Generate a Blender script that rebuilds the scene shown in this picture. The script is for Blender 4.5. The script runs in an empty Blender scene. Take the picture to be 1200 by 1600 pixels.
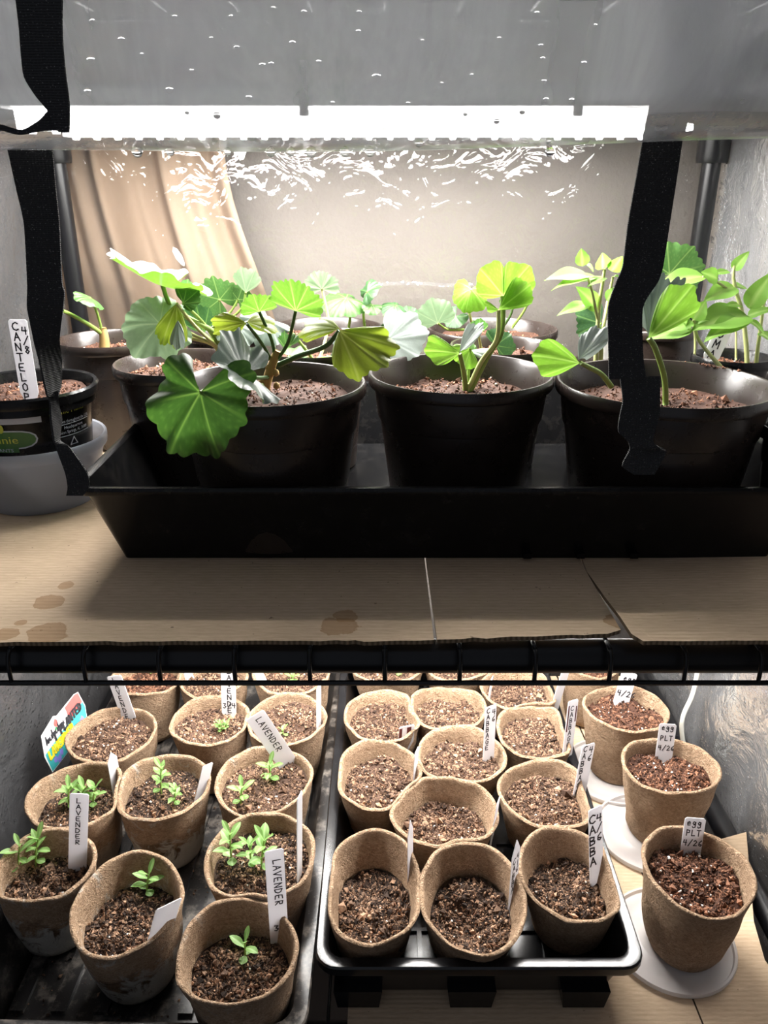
import bpy, math, random
import numpy as np
from mathutils import Vector, Matrix

random.seed(7)
RNG = np.random.default_rng(7)
PI = math.pi
SC = bpy.context.scene
COL = SC.collection

# ---------------------------------------------------------------- camera
FPX, PITCH, CAMZ = 1227.0, math.radians(22.9), 0.637
SP, CP = math.sin(PITCH), math.cos(PITCH)
cam_d = bpy.data.cameras.new('camera')
cam = bpy.data.objects.new('camera', cam_d); COL.objects.link(cam)
cam.location = (0, 0, CAMZ); cam.rotation_euler = (PI/2 - PITCH, 0, 0)
cam_d.sensor_fit = 'VERTICAL'; cam_d.sensor_height = 32.0
cam_d.lens = FPX/1600*32.0; cam_d.clip_start = 0.01; cam_d.clip_end = 20
SC.camera = cam

# ---------------------------------------------------------------- world, exposure
w = bpy.data.worlds.new('world'); SC.world = w; w.use_nodes = True
w.node_tree.nodes['Background'].inputs[0].default_value = (0.80, 0.86, 1.0, 1)
w.node_tree.nodes['Background'].inputs[1].default_value = 0.24
SC.view_settings.view_transform = 'Standard'; SC.view_settings.look = 'None'
SC.view_settings.gamma = 1.0; SC.view_settings.use_curve_mapping = False
SC.view_settings.exposure = 0.0
UP_W, LOW_W = 6.0, 3.3            # watts of each LED bar in the upper / lower grow light


def area(name, loc, sx, sy, watts, col=(1, 0.97, 0.93), spread=180):
    l = bpy.data.lights.new(name, 'AREA'); l.shape = 'RECTANGLE'; l.size = sx; l.size_y = sy
    l.energy = watts; l.color = col; l.spread = math.radians(spread)
    o = bpy.data.objects.new(name, l); COL.objects.link(o); o.location = loc
    return o


UPD = (0.755, 0.86)               # depth of the two bars of the upper light
UPZ = 0.678
LOWD = (0.675, 0.755); LOWZ = 0.338
for d_ in UPD: area('upper_bar_light', (-0.025, d_, UPZ - 0.004), 0.58, 0.010, UP_W)
for d_ in LOWD: area('lower_bar_light', (0.0, d_, LOWZ - 0.022), 0.60, 0.010, LOW_W)

# ---------------------------------------------------------------- geometry helpers


def V(*a): return np.array(a, float)


def ray(px, py):
    a = (px - 600)/FPX; b = -(py - 800)/FPX
    return V(a, CP + b*SP, -SP + b*CP)


def at_z(px, py, z):
    r = ray(px, py); return V(0, 0, CAMZ) + r*((z - CAMZ)/r[2])


def at_d(px, py, d):
    r = ray(px, py); return V(0, 0, CAMZ) + r*(d/r[1])


def proj(P):
    P = np.asarray(P, float); x, y, z = P[..., 0], P[..., 1], P[..., 2] - CAMZ
    zc = y*CP - z*SP; yc = y*SP + z*CP
    return np.stack([600 + FPX*x/zc, 800 - FPX*yc/zc], -1)


def nrm(v): return v/(np.linalg.norm(v) + 1e-12)


class Waves:
    """cheap smooth noise: a sum of random sine waves in 2D or 3D"""
    def __init__(s, n, lo, hi, dim=2, seed=0):
        g = np.random.default_rng(seed)
        k = g.normal(size=(n, dim)); k /= np.linalg.norm(k, axis=1)[:, None]
        s.k = k*np.exp(g.uniform(math.log(lo), math.log(hi), n))[:, None]
        s.p = g.uniform(0, 6.28, n); s.a = 1/np.sqrt(np.linalg.norm(s.k, axis=1)); s.a /= np.sqrt((s.a**2).sum()/2)

    def __call__(s, P): return np.sin(np.asarray(P) @ s.k.T + s.p) @ s.a


class MB:
    """collects pieces and links them as ONE mesh object"""
    def __init__(s): s.v = []; s.q = []; s.t = []; s.mq = []; s.mt = []; s.tn = []; s.n = 0; s.ng = []; s.mg = []

    def add(s, v, quads=None, tris=None, m=0, tone=0.0):
        v = np.asarray(v, float).reshape(-1, 3)
        if quads is not None and len(quads): s.q.append(np.asarray(quads, int) + s.n); s.mq.append(np.full(len(quads), m))
        if tris is not None and len(tris): s.t.append(np.asarray(tris, int) + s.n); s.mt.append(np.full(len(tris), m))
        s.v.append(v); t = np.asarray(tone, float); s.tn.append(np.full(len(v), float(t)) if t.ndim == 0 else t); s.n += len(v)
        return s

    def ngon(s, idx, m=0): s.ng.append([i for i in idx]); s.mg.append(m); return s

    def grid(s, P, closed_u=False, closed_v=False, m=0, tone=0.0, flip=False):
        """P: (nu, nv, 3)"""
        nu, nv = P.shape[:2]
        i = np.arange(nu if closed_u else nu - 1); j = np.arange(nv if closed_v else nv - 1)
        I, J = np.meshgrid(i, j, indexing='ij'); I = I.ravel(); J = J.ravel(); I2 = (I + 1) % nu; J2 = (J + 1) % nv
        Q = np.stack([I*nv + J, I2*nv + J, I2*nv + J2, I*nv + J2], 1)
        if flip: Q = Q[:, ::-1]
        t = np.asarray(tone, float)
        return s.add(P.reshape(-1, 3), quads=Q, m=m, tone=t.ravel() if t.ndim else tone)

    def box(s, c, size, m=0, R=None, tone=0.0, taper=1.0):
        h = np.asarray(size, float)/2
        v = np.array([[x, y, z] for z in (-1, 1) for y in (-1, 1) for x in (-1, 1)], float)
        v[v[:, 2] < 0, :2] *= taper
        v = v*h
        if R is not None: v = v @ np.asarray(R).T
        return s.add(v + np.asarray(c, float), quads=[(0, 2, 3, 1), (4, 5, 7, 6), (0, 1, 5, 4), (2, 6, 7, 3), (0, 4, 6, 2), (1, 3, 7, 5)], m=m, tone=tone)

    def tube(s, pts, r, n=8, m=0, tone=0.0, caps=True):
        pts = np.asarray(pts, float); k = len(pts); r = np.full(k, float(r)) if np.ndim(r) == 0 else np.asarray(r, float)
        T = np.gradient(pts, axis=0); T /= np.linalg.norm(T, axis=1)[:, None] + 1e-12
        a = V(0, 0, 1) if abs(T[0][2]) < .9 else V(1, 0, 0)
        u = nrm(np.cross(T[0], a)); rings = []
        for i in range(k):
            u = nrm(u - T[i]*np.dot(u, T[i])); vv = np.cross(T[i], u)
            th = np.arange(n)*2*PI/n
            rings.append(pts[i] + r[i]*(np.cos(th)[:, None]*u + np.sin(th)[:, None]*vv))
        b = s.n
        s.grid(np.array(rings), closed_v=True, m=m, tone=tone, flip=True)
        if caps:
            s.ngon([b + j for j in range(n)], m); s.ngon([b + (k - 1)*n + j for j in range(n)][::-1], m)
        return s

    def lathe(s, prof, c=(0, 0, 0), n=40, m=0, sx=1.0, sy=1.0, tone=0.0):
        prof = np.asarray(prof, float); th = np.arange(n)*2*PI/n
        P = np.stack([np.outer(prof[:, 0], np.cos(th))*sx, np.outer(prof[:, 0], np.sin(th))*sy, np.repeat(prof[:, 1][:, None], n, 1)], -1) + np.asarray(c, float)
        return s.grid(P, closed_v=True, m=m, tone=tone, flip=True)

    def ribbon(s, Lp, Rp, th=0.0012, m=0, sub=4):
        """strap between two edge polylines, given thickness"""
        def smooth(A):
            A = np.asarray(A, float); n = len(A); t = np.linspace(0, n - 1, (n - 1)*sub + 1); o = []
            for x in t:
                i = min(int(x), n - 2); f = x - i
                p0, p1, p2, p3 = A[max(i-1, 0)], A[i], A[i+1], A[min(i+2, n-1)]
                a, b_ = (p2 - p0)*.35, (p3 - p1)*.35
                o.append(p1*(2*f**3 - 3*f**2 + 1) + a*(f**3 - 2*f**2 + f) + p2*(-2*f**3 + 3*f**2) + b_*(f**3 - f**2))
            return np.array(o)
        L, R = smooth(Lp), smooth(Rp); k = 7
        P = np.array([[L[i]*(1 - t) + R[i]*t for t in np.linspace(0, 1, k)] for i in range(len(L))])
        du = np.gradient(P, axis=0); dv = np.gradient(P, axis=1); N = np.cross(du, dv); N /= np.linalg.norm(N, axis=-1)[..., None] + 1e-12
        F_, B_ = P + N*th/2, P - N*th/2
        loop = np.concatenate([F_, B_[:, ::-1]], 1)
        return s.grid(loop, closed_v=True, m=m)

    def build(s, name, mats, parent=None, smooth=True, origin=(0, 0, 0), autosmooth=None):
        me = bpy.data.meshes.new(name)
        v = np.concatenate(s.v) - np.asarray(origin, float)
        q = np.concatenate(s.q) if s.q else np.zeros((0, 4), int); t = np.concatenate(s.t) if s.t else np.zeros((0, 3), int)
        lv = np.concatenate([q.ravel(), t.ravel()] + [np.array(g) for g in s.ng]).astype(np.int32)
        cnt = np.concatenate([np.full(len(q), 4), np.full(len(t), 3), np.array([len(g) for g in s.ng], int)]).astype(np.int32)
        st = np.concatenate([[0], np.cumsum(cnt)[:-1]]).astype(np.int32)
        me.vertices.add(len(v)); me.vertices.foreach_set('co', v.ravel().astype(np.float32))
        me.loops.add(len(lv)); me.loops.foreach_set('vertex_index', lv)
        me.polygons.add(len(cnt)); me.polygons.foreach_set('loop_start', st)
        mi = np.concatenate([*(s.mq or [np.zeros(0, int)]), *(s.mt or [np.zeros(0, int)]), np.array(s.mg, int)]).astype(np.int32)
        mats = mats if isinstance(mats, (list, tuple)) else [mats]
        for mm in mats: me.materials.append(mm)
        me.polygons.foreach_set('material_index', mi)
        me.polygons.foreach_set('use_smooth', np.full(len(cnt), smooth))
        me.update(calc_edges=True)
        at = me.attributes.new('tone', 'FLOAT', 'POINT'); at.data.foreach_set('value', np.concatenate(s.tn).astype(np.float32))
        me.validate()
        if smooth and autosmooth: me.set_sharp_from_angle(angle=math.radians(autosmooth))
        o = bpy.data.objects.new(name, me); COL.objects.link(o)
        if parent is not None: o.parent = parent
        else: o.location = origin
        return o


def tag(o, label=None, cat=None, group=None, kind=None):
    if label: o['label'] = label
    if cat: o['category'] = cat
    if group: o['group'] = group
    if kind: o['kind'] = kind
    return o


def empty(name, loc, label=None, cat=None, group=None):
    o = bpy.data.objects.new(name, None); COL.objects.link(o); o.location = loc; o.empty_display_size = 0.02
    return tag(o, label, cat, group)


def curve(pts, n=12):
    """smooth path through points"""
    A = np.asarray(pts, float); k = len(A)
    if k == 2: return np.array([A[0]*(1 - t) + A[1]*t for t in np.linspace(0, 1, n)])
    out = []
    for x in np.linspace(0, k - 1, n):
        i = min(int(x), k - 2); f = x - i
        p0, p1, p2, p3 = A[max(i-1, 0)], A[i], A[i+1], A[min(i+2, k-1)]
        out.append(.5*(2*p1 + (p2 - p0)*f + (2*p0 - 5*p1 + 4*p2 - p3)*f*f + (3*p1 - p0 - 3*p2 + p3)*f**3))
    return np.array(out)


# ---------------------------------------------------------------- materials
class N:
    def __init__(s, name):
        s.m = bpy.data.materials.new(name); s.m.use_nodes = True; s.t = s.m.node_tree; s.t.nodes.clear()
        s.out = s.t.nodes.new('ShaderNodeOutputMaterial')

    def n(s, typ, ins=None, **props):
        nd = s.t.nodes.new(typ)
        for k, v in props.items(): setattr(nd, k, v)
        for k, v in (ins or {}).items(): s.set(nd.inputs[k], v)
        return nd

    def set(s, inp, v):
        if isinstance(v, bpy.types.NodeSocket): s.t.links.new(v, inp)
        elif isinstance(v, bpy.types.Node): s.t.links.new(v.outputs[0], inp)
        else:
            if isinstance(v, tuple) and len(v) == 3 and inp.type == 'RGBA': v = (*v, 1)
            inp.default_value = v

    def coord(s, which='Object'): return s.n('ShaderNodeTexCoord').outputs[which]

    def noise(s, scale, detail=3, rough=.55, vec=None, dist=0.0):
        return s.n('ShaderNodeTexNoise', {'Vector': vec if vec is not None else s.coord(), 'Scale': scale, 'Detail': detail, 'Roughness': rough, 'Distortion': dist})

    def mapv(s, scale, vec=None): return s.n('ShaderNodeMapping', {'Vector': vec if vec is not None else s.coord(), 'Scale': scale}).outputs[0]

    def ramp(s, fac, stops, interp='LINEAR'):
        r = s.n('ShaderNodeValToRGB', {'Fac': fac}); e = r.color_ramp; e.interpolation = interp
        while len(e.elements) < len(stops): e.elements.new(.5)
        for el, (p, c) in zip(e.elements, stops):
            el.position = p; el.color = (*c, 1) if len(c) == 3 else c
        return r.outputs[0]

    def mix(s, f, a, b, mode='MIX'):
        nd = s.n('ShaderNodeMix', data_type='RGBA', blend_type=mode)
        s.set(nd.inputs[0], f); s.set(nd.inputs[6], a); s.set(nd.inputs[7], b); return nd.outputs[2]

    def math(s, op, a, b=0.0, clamp=False):
        nd = s.n('ShaderNodeMath', operation=op, use_clamp=clamp); s.set(nd.inputs[0], a); s.set(nd.inputs[1], b); return nd.outputs[0]

    def attr(s, name='tone'): return s.n('ShaderNodeAttribute', attribute_name=name).outputs['Fac']

    def bump(s, h, strength=.3, dist=.001): return s.n('ShaderNodeBump', {'Height': h, 'Strength': strength, 'Distance': dist}).outputs[0]

    def pbr(s, color, rough=.5, normal=None, spec=.5, metal=0.0, **kw):
        b = s.n('ShaderNodeBsdfPrincipled', {'Base Color': color, 'Roughness': rough, 'Specular IOR Level': spec, 'Metallic': metal})
        if normal is not None: s.set(b.inputs['Normal'], normal)
        for k, v in kw.items(): s.set(b.inputs[k.replace('_', ' ')], v)
        return b

    def done(s, sh): s.set(s.out.inputs[0], sh); return s.m


def simple(name, col, rough=.5, spec=.5, bump=None):
    k = N(name); nm = None
    if bump: nm = k.bump(k.noise(bump[0], 4), bump[1], bump[2])
    return k.done(k.pbr(col, rough, nm, spec))


def m_plastic(name, col, dust=.3, rough=.32, spec=.5):
    k = N(name); c = k.coord()
    d1 = k.noise(60, 6, .7, c); sp = k.noise(900, 2, .5, c)
    f = k.math('MULTIPLY', k.ramp(d1, [(.5, (0, 0, 0)), (.75, (1, 1, 1))]), dust)
    f2 = k.math('MULTIPLY', k.ramp(sp, [(.70, (0, 0, 0)), (.76, (1, 1, 1))]), dust*1.2)
    colr = k.mix(k.math('MAXIMUM', f, f2), col, (.25, .22, .19))
    r = k.math('ADD', k.math('MULTIPLY', d1, .08), rough - .03)
    return k.done(k.pbr(colr, r, k.bump(k.noise(140, 3, .5, c), .12, .0006), spec))


def m_peat(name, stain):
    """pressed fibre; stain: 0 dry .. 1 lower half wet with grey-white mould"""
    k = N(name); c = k.coord(); sep = k.n('ShaderNodeSeparateXYZ', {'Vector': c})
    fib = k.noise(1.0, 5, .62, k.mapv((260, 260, 420), c), 1.6); big = k.noise(28, 4, .6, c)
    base = k.ramp(fib, [(.32, (.28, .165, .095)), (.5, (.53, .355, .225)), (.68, (.70, .505, .35))])
    net = k.noise(75, 5, .7, c, 2.2)
    base = k.mix(k.math('MULTIPLY', big, .4), base, (.54, .375, .25)); base = k.mix(k.ramp(net, [(.30, (.55,)*3), (.48, (0, 0, 0))]), base, (.34, .22, .125))
    if stain > 0:
        blot = k.noise(38, 5, .65, c, .8)
        hgt = k.n('ShaderNodeMapRange', {'Value': sep.outputs[2], 'From Min': .058, 'From Max': .012, 'To Min': -.35, 'To Max': .55}).outputs[0]
        wet = k.ramp(k.math('ADD', blot, k.math('MULTIPLY', hgt, .55)), [(.44, (0, 0, 0)), (.66, (1, 1, 1))])
        base = k.mix(k.math('MULTIPLY', wet, .85*stain), base, (.10, .055, .028))
        mold = k.noise(55, 5, .7, c, 1.2)
        mf = k.ramp(k.math('ADD', mold, k.math('MULTIPLY', hgt, .30)), [(.46, (0, 0, 0)), (.60, (1, 1, 1))])
        base = k.mix(k.math('MULTIPLY', mf, .9*stain), base, (.74, .71, .64))
    h = k.math('ADD', fib, k.math('MULTIPLY', net, 1.8))
    return k.done(k.pbr(base, .92, k.bump(h, 1.0, .0050), .2))


def m_soil(name, dark, light, gain=1.0):
    k = N(name); t = k.attr(); nz = k.noise(700, 4, .6)
    f = k.math('ADD', t, k.math('MULTIPLY', k.math('SUBTRACT', nz, .5), .5))
    c = k.ramp(f, [(.0, tuple(x*.35 for x in dark)), (.35, dark), (.75, light), (1.0, tuple(min(1, x*1.6) for x in light))])
    return k.done(k.pbr(c, .85, k.bump(k.noise(900, 3), .5, .0008), .3))


def m_leaf(name, col, vein, back=None, trans=.38, rough=.42, veinw=1.0, spec=.45):
    k = N(name); t = k.attr(); nz = k.noise(150, 4)
    base = k.mix(k.math('MULTIPLY', nz, .45), col, tuple(x*.6 for x in col))
    c = k.mix(k.math('MULTIPLY', t, veinw, True), base, vein)
    geo = k.n('ShaderNodeNewGeometry')
    if back: c = k.mix(geo.outputs['Backfacing'], c, k.mix(k.math('MULTIPLY', t, veinw, True), back, vein))
    nm = k.bump(k.noise(320, 4, .6), .25, .0006)
    p = k.pbr(c, rough, nm, spec)
    tr = k.n('ShaderNodeBsdfTranslucent', {'Color': k.mix(1.0, c, (1.0, 1.0, .55), 'MULTIPLY')})
    k.set(tr.inputs['Normal'], nm)
    hs = k.n('ShaderNodeHueSaturation', {'Saturation': 1.02, 'Value': 1.55, 'Color': c}); k.set(tr.inputs['Color'], hs)
    return k.done(k.n('ShaderNodeMixShader', {0: trans, 1: p.outputs[0], 2: tr.outputs[0]}))


def m_vinyl(name, white, gloss, bscale, bstr, rough=.06, drops=0.0, tint=(1, 1, 1), det=5):
    """thin clear sheet: passes light, hazy by «white», with a wrinkled shine"""
    k = N(name); c = k.coord()
    wr = k.noise(bscale, det, .55, c, 1.2)
    h = wr
    if drops > 0:
        vor = k.n('ShaderNodeTexVoronoi', {'Vector': c, 'Scale': 160.0, 'Randomness': 1.0})
        dsel = k.ramp(vor.outputs['Distance'], [(.0, (1, 1, 1)), (.34, (0, 0, 0))])
        gate = k.ramp(k.noise(14, 4, .6, c), [(.46, (0, 0, 0)), (.6, (1, 1, 1))])
        h = k.math('ADD', wr, k.math('MULTIPLY', k.math('MULTIPLY', dsel, gate), drops))
    nm = k.bump(h, bstr, .02)
    tr = k.n('ShaderNodeBsdfTransparent', {'Color': tint})
    tl = k.n('ShaderNodeBsdfTranslucent', {'Color': (.85, .87, .9), 'Normal': nm})
    df = k.n('ShaderNodeBsdfDiffuse', {'Color': (.8, .82, .85), 'Normal': nm})
    haze = k.n('ShaderNodeMixShader', {0: .45, 1: tl.outputs[0], 2: df.outputs[0]})
    body = k.n('ShaderNodeMixShader', {0: white, 1: tr.outputs[0], 2: haze.outputs[0]})
    gl = k.n('ShaderNodeBsdfGlossy', {'Roughness': rough, 'Normal': nm, 'Color': (1, 1, 1)})
    fr = k.n('ShaderNodeFresnel', {'IOR': 1.45, 'Normal': nm})
    f = k.math('MULTIPLY', fr, gloss, True)
    return k.done(k.n('ShaderNodeMixShader', {0: f, 1: body.outputs[0], 2: gl.outputs[0]}))


def m_emit(name, col, s):
    k = N(name); return k.done(k.n('ShaderNodeEmission', {'Color': col, 'Strength': s}))


def m_card(name, spots=()):
    k = N(name); c = k.coord()
    flute = k.n('ShaderNodeTexWave', {'Vector': c, 'Scale': 75.0, 'Distortion': 1.2, 'Detail': 2.0, 'Detail Scale': 2.0}, wave_type='BANDS', bands_direction='Y')
    fib = k.noise(1, 4, .6, k.mapv((90, 500, 500), c)); big = k.noise(9, 4, .6, c)
    base = k.ramp(fib, [(.25, (.53, .385, .255)), (.75, (.70, .54, .38))])
    base = k.mix(k.math('MULTIPLY', flute, .10), base, (.33, .22, .12))
    base = k.mix(k.math('MULTIPLY', k.ramp(big, [(.4, (0, 0, 0)), (.7, (1, 1, 1))]), .18), base, (.36, .25, .14))
    speck = k.ramp(k.noise(260, 2, .5, c), [(.73, (0, 0, 0)), (.76, (1, 1, 1))])
    base = k.mix(k.math('MULTIPLY', speck, .7), base, (.10, .06, .035))
    wob = k.noise(45, 4, .6, c)
    for (x, y, r) in spots:                       # dried water stains
        dv = k.n('ShaderNodeVectorMath', {0: c, 1: (x, y, 0.372)}, operation='DISTANCE').outputs['Value']
        dd = k.math('ADD', k.math('DIVIDE', dv, r), k.math('MULTIPLY', k.math('SUBTRACT', wob, .5), 1.6))
        base = k.mix(k.ramp(dd, [(.85, (.62,)*3), (.95, (.75,)*3), (1.02, (0, 0, 0))]), base, (.34, .19, .085))
    return k.done(k.pbr(base, .85, k.bump(k.math('ADD', k.math('MULTIPLY', flute, .7), fib), .25, .0006), .25))


def m_strap():
    k = N('black_webbing'); c = k.coord()
    wv = k.n('ShaderNodeTexWave', {'Vector': c, 'Scale': 190.0, 'Distortion': .6}, wave_type='BANDS', bands_direction='X')
    cross = k.n('ShaderNodeTexWave', {'Vector': c, 'Scale': 320.0, 'Distortion': 1.5}, wave_type='BANDS', bands_direction='Z')
    speck = k.ramp(k.noise(1300, 2, .5, c), [(.66, (0, 0, 0)), (.74, (1, 1, 1))])
    base = k.mix(k.math('MULTIPLY', speck, .6), (.036, .036, .037), (.45, .44, .42))
    h = k.math('ADD', wv.outputs['Fac'], cross.outputs['Fac'])
    return k.done(k.pbr(base, .75, k.bump(h, .6, .0007), .3))


M = {}
M['nursery'] = m_plastic('dark_brown_nursery_plastic', (.022, .0150, .0125), .04, .27)
M['black'] = m_plastic('black_tray_plastic', (.005, .005, .0055), .045, .22, .25)
M['blackdirty'] = m_plastic('dusty_black_tray_plastic', (.012, .011, .011), .75, .30)
M['blackshine'] = m_plastic('shiny_black_plastic', (.006, .006, .007), .02, .22)
M['metal'] = simple('black_coated_metal', (.005, .005, .006), .34, .35)
M['peat_dry'] = m_peat('dry_peat_fibre', 0.0)
M['peat_wet'] = m_peat('stained_peat_fibre', 1.0)
M['peat_mid'] = m_peat('slightly_stained_peat_fibre', .35)
M['soil_dry'] = m_soil('dry_potting_mix', (.080, .045, .030), (.27, .165, .105))
M['soil_wet'] = m_soil('moist_potting_mix', (.045, .027, .019), (.27, .165, .105))
M['soil_red'] = m_soil('red_brown_potting_mix', (.070, .031, .019), (.22, .105, .062))
M['perlite'] = simple('white_perlite', (.80, .78, .74), .8, .3)
M['bark'] = simple('brown_bark', (.12, .055, .03), .8, .3, (300, .5, .001))
M['card'] = None
k = N('white_tag_plastic'); M['white'] = k.done(k.n('ShaderNodeMixShader', {0: .40, 1: k.pbr((.82, .82, .85), .35).outputs[0], 2: k.n('ShaderNodeBsdfTranslucent', {'Color': (.85, .84, .86)}).outputs[0]}))
M['ink'] = simple('black_marker_ink', (.012, .012, .018), .5)
M['maroon'] = simple('dark_red_marker_ink', (.09, .012, .015), .5)
M['ger'] = m_leaf('geranium_green', (.060, .150, .035), (.26, .40, .12), (.10, .22, .05), .36)
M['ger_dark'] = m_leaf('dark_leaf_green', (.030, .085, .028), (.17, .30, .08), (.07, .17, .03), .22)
M['ger_grey'] = m_leaf('grey_green_leaf', (.13, .17, .14), (.20, .26, .19), (.14, .22, .08), .14, .34, .6)
M['ger_pale'] = m_leaf('pale_green_leaf', (.20, .30, .17), (.38, .46, .28), (.20, .32, .10), .3, .4, .7)
M['ger_bright'] = m_leaf('bright_leaf_green', (.16, .33, .035), (.34, .52, .13), (.19, .37, .04), .5)
M['ger_front'] = m_leaf('deep_translucent_leaf_green', (.045, .115, .018), (.20, .36, .07), (.08, .19, .02), .42)
M['ger_mid'] = m_leaf('mid_geranium_green', (.095, .21, .025), (.24, .40, .10), (.12, .25, .03), .5)  # the leaf's own mid green, strongly translucent
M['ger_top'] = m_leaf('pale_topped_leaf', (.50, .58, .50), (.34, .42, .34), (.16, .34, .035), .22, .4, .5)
M['ger_yellow'] = m_leaf('yellow_green_leaf', (.24, .32, .03), (.40, .46, .12), (.27, .34, .035), .46)
M['grey_sheen'] = m_leaf('grey_sheen_leaf', (.29, .34, .31), (.20, .25, .22), (.28, .36, .08), .18, .5, .5)  # grey sheen of light off upper leaf faces, put into the colour
M['tom'] = m_leaf('tomato_leaf_green', (.17, .33, .055), (.34, .48, .15), (.26, .42, .07), .42, .5, .8, .25)
M['lav'] = m_leaf('seedling_leaf_green', (.25, .44, .13), (.42, .60, .28), (.26, .46, .13), .4, .4)
M['stem'] = simple('green_stem', (.22, .33, .07), .5, .4, (200, .3, .0005))
M['stem_dk'] = simple('dark_green_stem', (.055, .12, .03), .5, .4, (200, .3, .0005))
M['stem_pale'] = simple('pale_stem', (.45, .48, .20), .5, .4, (200, .3, .0005))
M['woody'] = simple('tan_woody_stem', (.36, .24, .09), .7, .3, (160, .6, .001))
M['strap'] = m_strap()
M['back'] = m_vinyl('clear_vinyl_back', .03, 1.2, 26, .26, .012, det=2.5)
M['side_r'] = m_vinyl('clear_vinyl_side_misted', .62, .55, 20, .34, .08, 1.4)
M['side_l'] = m_vinyl('clear_vinyl_side', .13, .9, 20, .34, .08, 1.4)
M['led'] = m_emit('lit_led', (1, .98, .95), 90)
M['strip'] = m_emit('lit_led_strip', (1, .98, .95), 26)
M['house'] = simple('white_lamp_housing', (.7, .7, .7), .4)
M['cord'] = simple('white_cord', (.66, .66, .60), .45)
M['lid'] = None

# ================================================================= setting
def rect(name, P, mat, kind='structure'):
    b = MB(); b.add(P, quads=[(0, 1, 2, 3)]); return tag(b.build(name, mat, smooth=False), kind=kind)


k = N('beige_textured_wall'); c = k.coord()
hh = k.math('ADD', k.noise(70, 4, .55, c), k.noise(170, 3, .5, c))
wm = k.done(k.pbr(k.mix(k.noise(12, 3, .5, c), (.25, .22, .195), (.29, .257, .23)), .75, k.bump(hh, .45, .003), .3))
rect('wall_back', [(-1.6, 1.13, -.6), (1.6, 1.13, -.6), (1.6, 1.13, 1.7), (-1.6, 1.13, 1.7)], wm)
rect('wall_right', [(.62, 1.13, -.6), (.62, -1.2, -.6), (.62, -1.2, 1.7), (.62, 1.13, 1.7)], wm)
rect('floor', [(-1.6, -1.2, -.6), (.8, -1.2, -.6), (.8, 1.13, -.6), (-1.6, 1.13, -.6)], simple('dark_floor', (.05, .04, .035), .6))
k = N('dark_grey_wall'); rect('wall_left', [(-1.6, -1.2, -.6), (-1.6, 1.13, -.6), (-1.6, 1.13, 1.7), (-1.6, -1.2, 1.7)], k.done(k.pbr((.12, .115, .11), .8)))

# curtain: beige cloth with soft folds, hanging between the back cover and the wall
k = N('beige_cloth'); c = k.coord()
cm = k.done(k.pbr(k.mix(k.noise(1, 4, .6, k.mapv((60, 60, 8), c)), (.37, .265, .185), (.43, .325, .24)), .85, k.bump(k.noise(900, 2), .2, .0005), .2))
nu, nv = 90, 40
P = np.zeros((nu, nv, 3))
for j, t in enumerate(np.linspace(0, 1, nv)):
    z = .05 + 1.1*t
    r_top, r_bot = -.205, -.115
    f = 1/(1 + math.exp((z - .56)*16))
    xr = r_top + (r_bot - r_top)*f + .012*math.sin(z*9)
    for i, s in enumerate(np.linspace(0, 1, nu)):
        x = -.47 + (xr + .47)*s
        y = 1.07 + .016*math.sin(s*21 + 1.4*math.sin(z*3.1) + .5) + .009*math.sin(s*47 + z*5) + .012*math.sin(s*9 - z*7) + .006*math.exp(-((s - .72 + .1*(z-.6))/.02)**2)
        P[i, j] = (x, y, z)
b = MB(); b.grid(P); b.grid(P + V(0, .002, 0), flip=True)
tag(b.build('curtain', cm), 'beige cloth curtain hanging in folds against the wall behind the clear cover', 'curtain')

# ================================================================= greenhouse frame
UD = .372                              # top of the cardboard on the upper shelf
fr = empty('metal_greenhouse', (0, .70, 0), 'black metal tube frame of the mini greenhouse with posts and shelf rails', 'frame')
FO = (0, .70, 0)


def tube_part(name, pts, r, parent, origin, n=12, mat=None):
    b = MB(); b.tube(pts, r, n); return b.build(name, mat or M['metal'], parent, origin=origin, autosmooth=40)


for sx in (-.372, .372):
    tube_part('post', [(sx, .976, -.25), (sx, .976, 1.05)], .0105, fr, FO, 16)
    tube_part('post', [(sx, .432, -.25), (sx, .432, 1.05)], .0105, fr, FO, 16)
    b = MB(); b.lathe([(.0, .655), (.0165, .655), (.0175, .660), (.0175, .738), (.0165, .742), (.0, .742)], (sx, .976, 0), 16)
    b.box((sx - math.copysign(.018, sx), .976, .70), (.03, .022, .03))
    b.build('connector', M['metal'], fr, origin=FO, autosmooth=40)
for z in (-.0185, .3535, .7255):
    rr = .0112
    tube_part('shelf_rail', [(-.372, .432, z), (.372, .432, z)], rr, fr, FO, 16)
    tube_part('shelf_rail', [(-.372, .976, z), (.372, .976, z)], rr, fr, FO, 16)
    for sx in (-.372, .372):
        tube_part('shelf_rail', [(sx, .432, z), (sx, .976, z)], rr if z != -.02 else .0128, fr, FO, 16)


def wire_shelf(zt, label):
    t = empty('wire_shelf', (0, .70, zt), label, 'shelf', 'wire shelves of the greenhouse'); O = (0, .70, zt)
    first = None
    for i in range(-8, 9):
        x = .0005 + i*.0469
        if abs(x) > .365: continue
        b = MB(); b.tube(curve([(0, .97, zt), (0, .70, zt), (0, .44, zt), (0, .428, zt), (0, .420, zt - .0006), (0, .4155, zt - .003), (0, .4135, zt - .008), (0, .413, zt - .0145), (0, .413, zt - .0215)], 33), .0015, 6)
        if first is None:
            first = b.build('wire', M['metal'], t, origin=O); first.location.x = x
        else:
            o = first.copy(); COL.objects.link(o); o.parent = t; o.location.x = x
    for (y, z) in ((.413, zt - .0215), (.60, zt - .003), (.80, zt - .003)):
        tube_part('cross_wire', [(-.37, y, z), (.37, y, z)], .0017, t, O, 6)


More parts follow.
